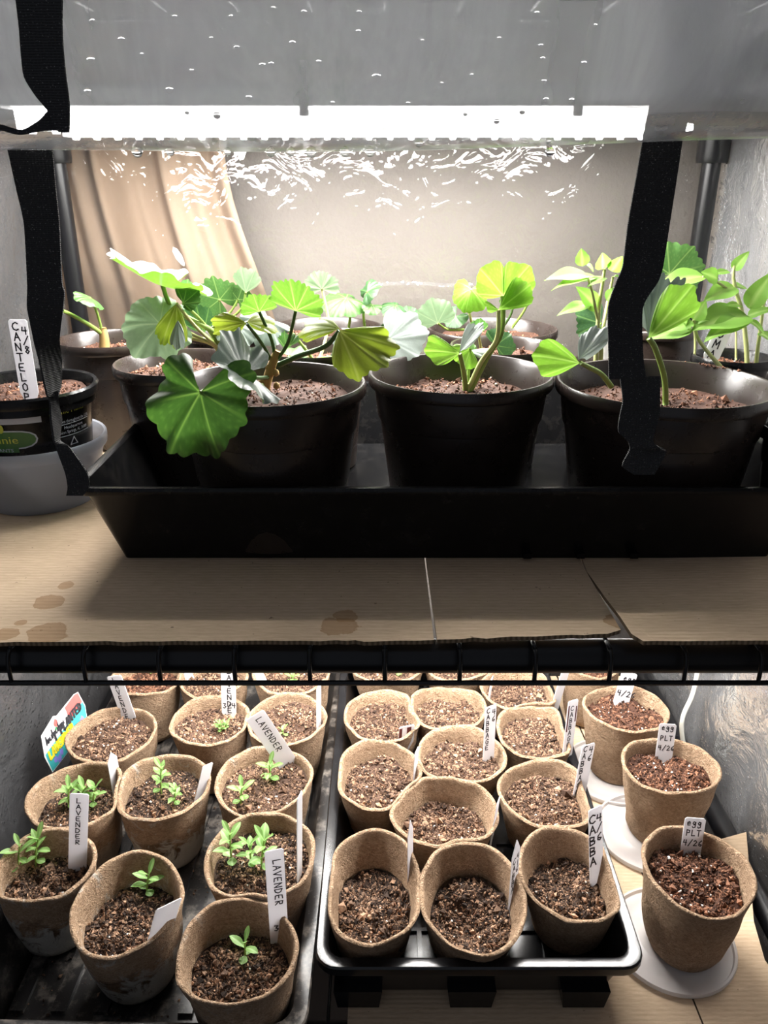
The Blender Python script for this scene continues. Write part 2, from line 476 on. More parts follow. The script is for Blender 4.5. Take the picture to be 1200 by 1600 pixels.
wire_shelf(UD - .0046, 'black wire shelf at the middle, its bent wire ends showing below the cardboard edge')
wire_shelf(-.0046, 'black wire shelf lowest down, hidden under trays and cardboard')
wire_shelf(.7378, 'black wire shelf high up behind the rolled clear plastic')

# ================================================================= clear cover
cv = empty('greenhouse_cover', (0, .70, 0), 'clear plastic greenhouse cover with a rolled-up front, misted sides and black tie straps', 'cover')
wob = Waves(24, 8, 60, 2, 3)


def sheet(name, o0, du, dv, nu, nv, n, amp, mat, extra=None):
    P = np.zeros((nu, nv, 3)); u = np.linspace(0, 1, nu); v = np.linspace(0, 1, nv); U, W_ = np.meshgrid(u, v, indexing='ij')
    P = np.asarray(o0, float) + U[..., None]*np.asarray(du, float) + W_[..., None]*np.asarray(dv, float)
    S = np.stack([U*np.linalg.norm(du), W_*np.linalg.norm(dv)], -1)
    h = amp*wob(S)
    if extra is not None: h = h + extra(P)
    P = P + h[..., None]*np.asarray(n, float)
    b = MB(); b.grid(P); return b.build(name, mat, cv, origin=FO)


crz = at_d(660, 443, .99)[2]
sheet('back_panel', (-.388, .990, -.1), (.776, 0, 0), (0, 0, 1.15), 130, 190, (0, 1, 0), .0011, M['back'])
M['glint'] = m_vinyl('glossy_glint_vinyl', .10, 5.0, 60, .10, .03, det=2.0)
xs = np.linspace(at_d(592, 443, .985)[0], at_d(740, 443, .985)[0], 60); zc = crz + .0012*np.sin(xs*55)
b = MB(); b.grid(np.array([[(x, .9835 + q*.0040*.30 + .0004*math.sin(x*190), z + q*.0040 - .0020) for q in (0, .33, .66, 1)] for x, z in zip(xs, zc)]))
b.build('glint_strip', M['glint'], cv, origin=FO)  # strip added and tilted to catch light as the highlight of a crease
sheet('side_panel', (.390, .40, -.1), (0, .60, 0), (0, 0, 1.15), 90, 150, (1, 0, 0), .0022, M['side_r'], lambda P: .005*np.sin(P[..., 1]*38 + 3*np.sin(P[..., 2]*7)))
sheet('side_panel', (-.390, .40, -.1), (0, .60, 0), (0, 0, 1.15), 90, 150, (-1, 0, 0), .0022, M['side_l'], lambda P: .005*np.sin(P[..., 1]*30 + 3*np.sin(P[..., 2]*6)))

# rolled-up front: a hollow roll of misted clear sheet, about one and a half turns
k = N('misted_vinyl_roll'); c = k.coord()
mist = k.noise(1, 5, .6, k.mapv((16, 16, 5), c), .5); fine = k.noise(1500, 2, .6, c)
vor = k.n('ShaderNodeTexVoronoi', {'Vector': c, 'Scale': 420.0})
hgt = k.math('ADD', k.math('MULTIPLY', fine, .25), k.math('MULTIPLY', k.ramp(vor.outputs['Distance'], [(0, (1, 1, 1)), (.45, (0, 0, 0))]), .5))
nm = k.bump(hgt, .25, .0008)
clr = k.ramp(mist, [(.35, (.22,)*3), (.62, (.42,)*3)])
tr = k.n('ShaderNodeBsdfTransparent', {'Color': (.97, .975, .98)})
tl = k.n('ShaderNodeBsdfTranslucent', {'Color': (.95, .96, .99), 'Normal': nm}); df = k.n('ShaderNodeBsdfDiffuse', {'Color': (.9, .91, .94), 'Normal': nm})
hz = k.n('ShaderNodeMixShader', {0: .38, 1: tl.outputs[0], 2: df.outputs[0]})
bd = k.n('ShaderNodeMixShader', {0: clr, 1: tr.outputs[0], 2: hz.outputs[0]})
rf = k.n('ShaderNodeBsdfRefraction', {'Roughness': .45, 'IOR': 1.035, 'Normal': nm, 'Color': (.95, .96, .97)})
bd2 = k.n('ShaderNodeMixShader', {0: .0, 1: bd.outputs[0], 2: rf.outputs[0]})
gl = k.n('ShaderNodeBsdfGlossy', {'Roughness': .18, 'Normal': nm})
f = k.math('MULTIPLY', k.n('ShaderNodeFresnel', {'IOR': 1.4}), .35, True)
M['roll'] = k.done(k.n('ShaderNodeMixShader', {0: f, 1: bd2.outputs[0], 2: gl.outputs[0]}))
RD, RZ, RA, RB = .415, .7085, .042, .058
nu, nv = 70, 90
U = np.linspace(-.388, .388, nu); P = np.zeros((nu, nv, 3)); wv = Waves(12, 6, 25, 2, 9)
for i, x in enumerate(U):
    th = np.linspace(-.3, 2*PI*1.35, nv); sc = 1 - .10*th/(2*PI)
    pin = 1 - .10*math.exp(-((x - .168)/.03)**2) - .14*math.exp(-((x + .178)/.03)**2)
    n_ = wv(np.stack([np.full(nv, x), th*.05], -1))*.0012
    P[i, :, 0] = x; P[i, :, 1] = RD - np.cos(th)*(RA*sc*pin + n_); P[i, :, 2] = RZ + .004*x/.39*1.4 - np.sin(th)*(RB*sc + n_)
b = MB(); b.grid(P)
roll = b.build('rolled_front', M['roll'], cv, origin=FO)
k = N('water_drop'); M['water'] = k.done(k.n('ShaderNodeBsdfGlass', {'Roughness': .0, 'IOR': 1.33, 'Color': (1, 1, 1)}))
b = MB()
dl = [(145, 34, 4.5), (190, 63, 5.5), (143, 95, 7), (138, 143, 6), (273, 27, 4), (361, 27, 4), (370, 75, 4.5), (265, 140, 6), (389, 152, 5), (475, 20, 4.5), (457, 68, 5), (410, 102, 5),
      (427, 14, 4), (561, 20, 4), (560, 50, 4), (588, 120, 7), (498, 97, 4), (424, 100, 4), (339, 180, 6), (292, 175, 4), (839, 22, 4.5), (845, 72, 4), (848, 92, 4), (912, 99, 4.5), (850, 127, 4),
      (853, 155, 4.5), (893, 156, 4.5), (637, 161, 4), (727, 178, 4), (776, 189, 5), (816, 174, 5), (655, 222, 7.5), (857, 219, 5), (215, 242, 10), (266, 240, 8), (423, 236, 9), (455, 238, 8), (486, 240, 10), (539, 236, 9),
      (578, 237, 9), (860, 232, 9), (356, 239, 7), (222, 85, 3), (330, 60, 3), (300, 110, 3), (520, 160, 3), (690, 130, 3), (737, 117, 3), (1127, 67, 4), (1160, 158, 4), (930, 40, 3), (780, 60, 3), (660, 64, 3)]
for (px, py, r) in dl:
    r_ = ray(px, py); best = None
    for t in np.linspace(.30, .46, 900):
        p = V(0, 0, CAMZ) + r_*t
        zz = RZ + .0056*p[0]/.39
        if ((p[1] - RD)/RA)**2 + ((p[2] - zz)/RB)**2 <= 1.0: best = p; break
    if best is None: best = V(*at_d(px, py, RD)); best[2] = RZ - RB - .0005
    rm = r*.38/FPX*.9
    if best[2] < RZ - RB*.93: b.lathe([(0, -1.1*rm), (.6*rm, -.9*rm), (rm, -.2*rm), (.75*rm, .5*rm), (0, .9*rm)], best, 10)
    else:
        n_ = nrm(V(0, (best[1] - RD)/RA**2, (best[2] - RZ)/RB**2))
        pr = [(rm, 0), (.92*rm, .35*rm), (.6*rm, .62*rm), (0, .75*rm)]
        th = np.arange(10)*2*PI/10; u = V(1, 0, 0); vv = np.cross(n_, u)
        P = np.array([[best + q*(math.cos(a)*u + math.sin(a)*vv) + n_*h for a in th] for q, h in pr])
        b.grid(P, closed_v=True, flip=True)
dr = b.build('water_drops', M['water'], roll, origin=FO); dr['kind'] = 'stuff'


b = MB()
for sx in (-1, 1):
    n_ = 420; yy = RNG.uniform(.42, .97, n_); zz = np.where(RNG.uniform(size=n_) < .7, RNG.uniform(-.05, .30, n_), RNG.uniform(.40, .70, n_)); rr_ = RNG.lognormal(math.log(.00065), .45, n_)
    for y_, z_, r_ in zip(yy, zz, rr_):
        xs = .3895 + .0022*0 + .005*(math.sin(y_*38 + 3*math.sin(z_*7)) if sx > 0 else math.sin(y_*30 + 3*math.sin(z_*6)))
        b.lathe([(0, -1.2*r_), (.8*r_, -.6*r_), (r_, 0), (.7*r_, .7*r_), (0, r_)], (sx*(xs - .0012), y_, z_), 6)
o = b.build('condensation_drops', M['water'], cv, origin=FO); o['kind'] = 'stuff'


def strap(name, rows, d, parent=cv, th=.0013, label=None):
    """rows of (y, x_left, x_right[, depth offset left, right])"""
    L = []; R = []
    for r in rows:
        a, c_ = (r[3], r[4]) if len(r) > 3 else (0, 0)
        L.append(at_d(r[1], r[0], d + a)); R.append(at_d(r[2], r[0], d + c_))
    b = MB(); b.ribbon(L, R, th)
    o = b.build(name, M['strap'], parent, origin=FO, autosmooth=50)
    if label: o['label'] = label
    return o


strap('strap', [(232, 12, 82), (300, 27, 88), (350, 38, 93), (440, 43, 97), (456, 43, 101), (482, 43, 99), (530, 52, 93, 0, .008), (562, 61, 96, .0, .014), (600, 69, 95, 0, .014), (620, 74, 90, .0, .008)], .435,
      label='long black webbing strap hanging down to the corner of the large tray')
strap('strap_end', [(612, 72, 92, .004, .004), (630, 78, 91, 0, .006), (655, 79, 96, 0, .010), (688, 84, 93, 0, .006), (700, 88, 110), (738, 102, 136), (760, 106, 140), (774, 104, 130)], .437)
strap('strap', [(205, 1006, 1068), (260, 997, 1060), (350, 981, 1046), (415, 973, 1036), (440, 963, 1028), (481, 950, 1004), (560, 951, 1005), (592, 951, 1010)], .435,
      label='wide black webbing strap hanging before the third pot')
strap('strap_end', [(588, 968, 1031, .004, .004), (625, 973, 1031), (650, 968, 1030), (674, 966, 1023), (690, 981, 1020), (700, 984, 1032), (706, 982, 1041, 0, .004), (728, 972, 1030), (741, 990, 1022)], .437)
strap('tie_strap', [(-25, 22, 98), (40, 30, 97), (80, 33, 99), (120, 38, 103), (150, 56, 107), (172, 74, 109), (207, 92, 108)], .362, label='black tie strap wrapped over the front of the rolled plastic')
L_ = [at_d(x, y, .366) for x, y in ((-30, 190), (0, 194), (35, 203), (62, 188), (78, 172), (100, 175))]; R_ = [at_d(x, y, .366) for x, y in ((-30, 212), (0, 204), (30, 211), (65, 205), (92, 204), (106, 207))]
b = MB(); b.ribbon(L_, R_, .0012); b.build('tie_strap', M['strap'], cv, origin=FO, autosmooth=50)
strap('tie_strap', [(-30, 1034, 1118), (60, 1028, 1110), (120, 1022, 1098), (170, 1014, 1080), (215, 1005, 1068)], .462, label='black tie strap seen dimly through the rolled plastic')
L_ = [at_d(x, y, .462) for x, y in ((1060, 120), (1090, 125), (1130, 95), (1165, 62), (1230, 40))]; R_ = [at_d(x, y, .462) for x, y in ((1070, 190), (1105, 145), (1140, 130), (1180, 126), (1230, 128))]
b = MB(); b.ribbon(L_, R_, .0012); b.build('tie_strap', M['strap'], cv, origin=FO, autosmooth=50)
L_ = [at_d(x, y, .464) for x, y in ((1080, 120), (1110, 140), (1150, 168), (1215, 190))]; R_ = [at_d(x, y, .464) for x, y in ((1060, 190), (1100, 195), (1150, 205), (1215, 205))]
b = MB(); b.ribbon(L_, R_, .0012); b.build('tie_strap', M['strap'], cv, origin=FO, autosmooth=50)

# ================================================================= grow lights


def grow_light(x0, x1, bars, z, label):
    O = ((x0 + x1)/2, sum(bars)/2, z); t = empty('grow_light', O, label, 'light')
    b = MB(); ym = sum(bars)/2; yw = bars[1] - bars[0] + .06
    b.box((O[0], ym, z + .022), (x1 - x0 + .02, yw, .013)); b.box((O[0], ym, z + .031), (x1 - x0 - .06, yw*.6, .006))
    b.build('housing', M['house'], t, smooth=False, origin=O)
    first = None
    for y in bars:
        b = MB(); b.box((O[0], y, z + .0075), (x1 - x0, .014, .018)); b.build('led_strip', M['strip'], t, smooth=False, origin=O)
        for i in range(28):
            x = x0 + (i + .5)*(x1 - x0)/28
            if first is None:
                b = MB(); b.box((0, 0, 0), (.006, .006, .003), taper=.8); first = b.build('led', M['led'], t, smooth=False); first.location = (x - O[0], y - O[1], -.0025); o = first
            else:
                o = first.copy(); COL.objects.link(o); o.parent = t; o.location = (x - O[0], y - O[1], -.0025)
    for sx in (-.066, .16):
        tube_part('hanger', [(sx, bars[0] - .03, z + .008), (sx, bars[0] - .03, z + .045)], .004, t, O, 8)


grow_light(-.315, .265, UPD, UPZ, 'lit white LED grow light hung high up, glowing through the rolled plastic')
grow_light(-.30, .30, LOWD, LOWZ - .016, 'lit white LED grow light hung out of sight under the middle shelf')
b = MB(); b.tube(curve([at_d(1092, 1000, .80), at_d(1090, 1045, .79), at_d(1082, 1085, .775), at_d(1067, 1120, .76), at_d(1066, 1150, .755), at_d(1074, 1185, .75)], 24), .0028, 8)
tag(b.build('power_cord', M['cord']), 'pale power cord hanging down beside the clear side cover', 'cord')

# ================================================================= cardboard


def card(name, outline, z0, z1, mat, label, curl=None, group=None):
    z0 = z1 - .0028
    O = np.asarray(outline, float)
    c = O.mean(0); b = MB(); n = len(O)
    dz = np.array([curl(p) if curl else 0.0 for p in O])
    top = np.column_stack([O[:, 0], O[:, 1], z1 + dz]); bot = np.column_stack([O[:, 0], O[:, 1], z0 + dz])
    b.add(top); b.add(bot); b.ngon(list(range(n))); b.ngon([n + i for i in range(n)][::-1])
    mid = np.concatenate([top, bot])
    b.add(mid, quads=[(i, i + n, (i + 1) % n + n, (i + 1) % n) for i in range(n)], m=1)
    o = b.build(name, [mat, M['cardedge']], smooth=False)
    return tag(o, label, 'cardboard', group)


def jag(a, b_, n, amp):
    a, b_ = V(*a), V(*b_); t = np.linspace(0, 1, n)[:-1]; d = nrm(b_ - a); nn = V(-d[1], d[0])
    return [tuple(a + (b_ - a)*x + nn*RNG.normal()*amp) for x in t]


k = N('corrugated_edge'); c = k.coord()
wv_ = k.n('ShaderNodeTexWave', {'Vector': c, 'Scale': 90.0, 'Distortion': 1.5}, wave_type='BANDS', bands_direction='X')
M['cardedge'] = k.done(k.pbr(k.ramp(wv_, [(.2, (.13, .09, .05)), (.7, (.25, .175, .105))]), .9, k.bump(wv_, .6, .002)))


def pz(px, py, z=UD): p = at_z(px, py, z); return (p[0], p[1])


st = [(*pz(77, 940)[:2], .010), (*pz(75, 990)[:2], .013), (*pz(103, 915)[:2], .006), (*pz(528, 978)[:2], .012), (*pz(540, 962)[:2], .009), (*pz(978, 970)[:2], .012), (*pz(10, 992)[:2], .008), (*pz(33, 973)[:2], .004)]
M['card'] = m_card('cardboard_stained', st)
M['card2'] = m_card('cardboard_plain')
xa = pz(664, 879)[0]
card('cardboard_sheet', jag((-.362, .418), pz(500, 1001), 30, .0004) + jag(pz(500, 1001), pz(678, 1001), 14, .0006) + [pz(678, 1000), pz(664, 879), (xa, .93), (-.362, .93)], UD - .004, UD, M['card'],
     'long stained cardboard sheet under the left end of the large tray')
card('cardboard_sheet', jag(pz(683, 999), pz(968, 990), 16, .0004) + [pz(970, 984), pz(914, 890), (pz(914, 890)[0] + .004, .60), (xa + .0012, .60), pz(666.5, 879), pz(681, 985)], UD - .004, UD, M['card'],
     'cardboard flap with a torn front edge between the slit and the right sheet')
fz = lambda p: .005*max(0.0, min(1.0, (.505 - p[1])/.07))
x_r = pz(917, 893)[0] + .002
card('cardboard_sheet', [pz(1004, 1013), pz(985, 1001), pz(966, 970), pz(943, 935), pz(917, 893), (x_r + .004, .60)] + [(.362, .60), (.362, .4145)] + jag((.362, .4145), pz(1004, 1013), 30, .0003)[1:],
     UD - .004, UD, M['card2'], 'raised cardboard sheet with a rounded corner under the right end of the tray', fz)
# lower shelf
card('cardboard_sheet', [(-.03, .372), (.262, .372), (.255, .66), (.24, .92), (-.03, .92)], -.004, 0, M['card2'], 'cardboard sheet under the black cell tray on the lower shelf')
card('cardboard_sheet', [(.2635, .372), (.362, .372)] + [pz(1195, 1500, 0), pz(1178, 1440, 0), pz(1166, 1300, 0)] + [(.335, .62), (.335, .92), (.2425, .92), (.2565, .66)], -.004, 0, M['card2'],
     'cardboard sheet under the clear lids and eggplant pots')

# ================================================================= trays


def rrect(x0, x1, y0, y1, r, n=6):
    out = []
    for (cx, cy, a0) in ((x1 - r, y1 - r, 0), (x0 + r, y1 - r, PI/2), (x0 + r, y0 + r, PI), (x1 - r, y0 + r, 3*PI/2)):
        for a in np.linspace(a0, a0 + PI/2, n): out.append((cx + r*math.cos(a), cy + r*math.sin(a)))
    return np.array(out)


def tray(name, x0, x1, y0, y1, z0, h, taper, lip, rc, mat, label, ribs=(), rot=0.0, group=None, liph=.006):
    """open rectangular tray with sloping walls and a rolled lip; x0..y1 are the lip's outer edges"""
    b = MB()
    cx, cy = (x0 + x1)/2, (y0 + y1)/2
    prof = [(lip + taper, 0.0), (lip + .001, h - liph*1.3), (lip, h - liph), (0.001, h - liph), (0, h - liph*.7), (0, h - .0015), (.0012, h), (lip - .001, h), (lip + .0012, h - .0012), (lip + taper + .002, .0035), ]
    rings = [np.column_stack([rrect(x0 + o, x1 - o, y0 + o, y1 - o, max(rc - o*.5, .004)), np.full(24, z0 + z)]) for o, z in prof]
    P = np.array(rings); b.grid(P, closed_v=True, flip=True)
    n = 24; b.ngon([j for j in range(n)][::-1]); b.ngon([(len(prof) - 1)*n + j for j in range(n)])
    O = (cx, cy, z0)
    o = b.build(name, mat, origin=O, autosmooth=35)
    o.rotation_euler.z = rot
    tag(o, label, 'tray', group)
    first = None
    for (rx, ry, sx, sy, sz) in ribs:
        bb = MB(); bb.box((0, 0, 0), (sx, sy, sz), taper=1.0)
        r_ = bb.build('rib', mat, o, smooth=False); r_.location = (rx, ry, .0035 + sz/2)
    return o


# upper tray
ut = tray('seed_tray', -.2225, .3175, .512, .835, UD + .0002, .066, .019, .006, .016, M['black'], 'large black open tray holding the big nursery pots on the upper shelf',
          ribs=[(x, -.12, .006, .05, .004) for x in (.06, .10, .14)])
# lower left tray, slightly turned
lt = tray('seed_tray', -.336, -.053, .383, .925, .0, .055, .016, .011, .022, M['blackdirty'], 'long black tray full of lavender pots, at the left on the lower shelf',
          ribs=[(x, 0, .012, .44, .004) for x in (-.105, -.07, -.035, 0, .035, .07, .105)], rot=-.018, liph=.008)
# cell tray in the middle
CT0 = .010
ct = tray('cell_tray', -.0555, .2085, .4300, .90, CT0, .055, .013, .0090, .018, M['blackshine'], 'shiny black cell tray on small feet under the middle rows of peat pots',
          ribs=[(x, 0, .004, .40, .004) for x in (-.085, -.045, -.005, .035, .065, .09)] + [(0, y, .215, .004, .003) for y in (-.16, -.11, -.06, 0, .06, .12)], liph=.010)
for fx in (-.098, -.004, .090):
    for fy in (-.207, -.07, .07, .207):
        b = MB(); b.box((0, 0, 0), (.040, .034, .022), taper=.86); f_ = b.build('foot', M['blackshine'], ct, smooth=False); f_.location = (fx, fy, .011 - CT0 + .0002)

# ================================================================= soil
SW = [Waves(26, 60, 900, 2, 20 + i) for i in range(6)]
OCT_V = np.array([(1, 0, 0), (-1, 0, 0), (0, 1, 0), (0, -1, 0), (0, 0, 1), (0, 0, -1)], float)
OCT_F = np.array([(0, 2, 4), (2, 1, 4), (1, 3, 4), (3, 0, 4), (2, 0, 5), (1, 2, 5), (3, 1, 5), (0, 3, 5)])


def rand_rot(n):
    q = RNG.normal(size=(n, 4)); q /= np.linalg.norm(q, axis=1)[:, None]; a, x, y, z = q.T
    return np.stack([np.stack([1-2*(y*y+z*z), 2*(x*y-z*a), 2*(x*z+y*a)], -1), np.stack([2*(x*y+z*a), 1-2*(x*x+z*z), 2*(y*z-x*a)], -1), np.stack([2*(x*z-y*a), 2*(y*z+x*a), 1-2*(x*x+y*y)], -1)], 1)


def scatter(mb, pos, size, tone):
    """many little crumbs: pos (n,3), size (n,3)"""
    n = len(pos); R = rand_rot(n)
    v = OCT_V[None]*size[:, None, :]*RNG.uniform(.7, 1.25, (n, 6, 1))
    v = np.einsum('nij,nkj->nki', R, v) + pos[:, None, :]
    f = (OCT_F[None] + (np.arange(n)*6)[:, None, None]).reshape(-1, 3)
    mb.add(v.reshape(-1, 3), tris=f, tone=np.repeat(tone, 6))


def soil(parent, O, cx, cy, rad, z, mat, crumbs=700, perl=10, chips=10, amp=.0022, slope=(0, 0), hollow=None, slot='soil'):
    """rad: function of angle -> radius"""
    w_ = SW[RNG.integers(6)]
    off = RNG.uniform(-1, 1, 2)

    def hz(x, y):
        r = np.hypot(x - cx, y - cy)/.045
        h = amp*w_(np.stack([x + off[0], y + off[1]], -1))*.8 + slope[0]*(x - cx) + slope[1]*(y - cy) - .001*r*r
        if hollow: h = h - hollow[3]*np.exp(-(((x - cx - hollow[0])**2 + (y - cy - hollow[1])**2)/hollow[2]**2))
        return z + h
    nt, nr = 44, 12
    th = np.arange(nt)*2*PI/nt; R = np.array([rad(a) for a in th])
    rr = np.linspace(0, 1, nr); X = cx + rr[:, None]*R*np.cos(th); Y = cy + rr[:, None]*R*np.sin(th)
    Z = hz(X, Y); b = MB()
    b.grid(np.stack([X, Y, Z], -1), closed_v=True, flip=True, tone=.28 + RNG.uniform(-.12, .12, X.shape))

    def spots(n, lim=.96):
        a = RNG.uniform(0, 2*PI, n); q = np.sqrt(RNG.uniform(0, 1, n))*lim
        Rr = np.interp(a, np.append(th, 2*PI), np.append(R, R[0]))
        x = cx + q*Rr*np.cos(a); y = cy + q*Rr*np.sin(a); return x, y
    x, y = spots(crumbs); s = RNG.lognormal(math.log(.00078), .5, crumbs)
    scatter(b, np.stack([x, y, hz(x, y) + s*.4], -1), s[:, None]*RNG.uniform(.6, 1.4, (crumbs, 3)), np.clip(RNG.normal(.47, .33, crumbs), 0, 1.1))
    n2 = crumbs//6; x, y = spots(n2, .90); s = RNG.uniform(.0016, .0042, n2)          # fibres
    scatter(b, np.stack([x, y, hz(x, y) + .0008], -1), np.stack([s, s*.16, s*.16], -1), np.clip(RNG.normal(.6, .25, n2), 0, 1.1))
    so = b.build(slot, mat, parent, smooth=False, origin=O)
    if perl:
        b = MB(); x, y = spots(perl, .88); s = RNG.uniform(.0007, .0016, perl)
        scatter(b, np.stack([x, y, hz(x, y) + s*.8], -1), s[:, None]*RNG.uniform(.75, 1.2, (perl, 3)), np.zeros(perl))
        p = b.build('perlite', M['perlite'], so, origin=O); p['kind'] = 'stuff'
    if chips:
        b = MB(); x, y = spots(chips, .72); s = RNG.uniform(.0030, .0062, chips)
        scatter(b, np.stack([x, y, hz(x, y) + .0010], -1), np.stack([s, s*.20, s*.12], -1), np.zeros(chips))
        p = b.build('bark_chips', M['bark'], so, smooth=False, origin=O); p['kind'] = 'stuff'
    return so, hz


# spilled crumbs on the floor of the left tray
b = MB(); n_ = 900
x = RNG.uniform(-.125, .125, n_); y = RNG.uniform(-.25, .18, n_); s_ = RNG.lognormal(math.log(.0008), .5, n_)
scatter(b, np.stack([x, y, .0042 + s_*.3], -1), s_[:, None]*RNG.uniform(.6, 1.4, (n_, 3)), np.clip(RNG.normal(.4, .25, n_), 0, 1))
o = b.build('spilled_soil', M['soil_wet'], lt, smooth=False); o['kind'] = 'stuff'
b = MB(); n_ = 60; a_ = RNG.normal(.75, .12, n_); q_ = .0825 - RNG.uniform(.001, .006, n_); s_ = RNG.lognormal(math.log(.0008), .4, n_)
SPILL = (q_*np.cos(a_), q_*np.sin(a_), s_)

# ================================================================= writing
GL = {'A': [[(0, 0), (.5, 1), (1, 0)], [(.2, .4), (.8, .4)]], 'B': [[(0, 0), (0, 1), (.75, .88), (.7, .6), (0, .52), (.85, .38), (.8, .08), (0, 0)]],
      'C': [[(1, .85), (.6, 1), (.15, .8), (0, .5), (.15, .15), (.6, 0), (1, .15)]], 'D': [[(0, 0), (0, 1), (.7, .8), (.9, .45), (.6, .1), (0, 0)]],
      'E': [[(.9, 1), (.1, .95), (0, .5), (.1, .05), (.9, 0)], [(.05, .5), (.7, .5)]], 'G': [[(1, .85), (.6, 1), (.1, .75), (0, .4), (.3, 0), (.9, .1), (.95, .45), (.5, .45)]],
      'I': [[(.5, 0), (.5, 1)]], 'L': [[(.1, 1), (.1, 0), (.9, .05)]], 'M': [[(0, 0), (.1, 1), (.5, .4), (.9, 1), (1, 0)]], 'N': [[(0, 0), (0, 1), (.9, 0), (.9, 1)]],
      'O': [[(.5, 1), (.1, .75), (.1, .25), (.5, 0), (.9, .25), (.9, .75), (.5, 1)]], 'P': [[(.1, 0), (.1, 1), (.8, .9), (.8, .55), (.1, .45)]],
      'R': [[(.1, 0), (.1, 1), (.8, .9), (.8, .6), (.1, .48), (.9, 0)]], 'S': [[(.9, .85), (.4, 1), (.1, .75), (.8, .4), (.8, .1), (.1, .05)]], 'T': [[(0, 1), (1, 1)], [(.5, 1), (.5, 0)]],
      'V': [[(0, 1), (.5, 0), (1, 1)]], '/': [[(0, -.1), (1, 1.1)]], '1': [[(.5, 1), (.5, 0)]], '2': [[(.1, .8), (.5, 1), (.9, .7), (.1, 0), (.95, .05)]],
      '3': [[(.1, .95), (.8, .9), (.4, .55), (.9, .3), (.5, 0), (.1, .1)]], '4': [[(.2, 1), (.05, .5), (.9, .5)], [(.75, 1), (.7, 0)]], '6': [[(.8, 1), (.2, .6), (.15, .15), (.6, 0), (.85, .25), (.2, .4)]],
      '8': [[(.8, .85), (.4, 1), (.2, .75), (.8, .3), (.5, 0), (.15, .25), (.8, .85)]], '9': [[(.8, .8), (.4, 1), (.15, .7), (.75, .65), (.8, .9), (.6, 0)]],
      'e': [[(.1, .35), (.85, .4), (.6, .7), (.15, .5), (.25, .05), (.85, .1)]], 'g': [[(.85, .6), (.4, .7), (.15, .4), (.5, .15), (.85, .6), (.8, -.25), (.3, -.35), (.1, -.15)]],
      ' ': []}


def strokes(mb, text, org, ux, uy, n, h, wd, pitch, lw, m=0, lift=.0005):
    """handwriting: letters of height h, width wd, advancing by pitch (a 3D vector)"""
    p0 = np.asarray(org, float)
    for ch in text:
        for pl in GL.get(ch, []):
            pts = [p0 + ux*(x*wd) + uy*(y*h) for x, y in pl]
            for a, b_ in zip(pts[:-1], pts[1:]):
                d = nrm(b_ - a); sd = np.cross(n, d)*lw/2; e = d*lw*.35
                q = [a - e - sd, b_ + e - sd, b_ + e + sd, a - e + sd]
                mb.add([x + n*lift for x in q] + [x + n*(lift - .0004) for x in q], quads=[(0, 1, 2, 3), (4, 7, 6, 5), (0, 4, 5, 1), (1, 5, 6, 2), (2, 6, 7, 3), (3, 7, 4, 0)], m=m)
        p0 = p0 + pitch


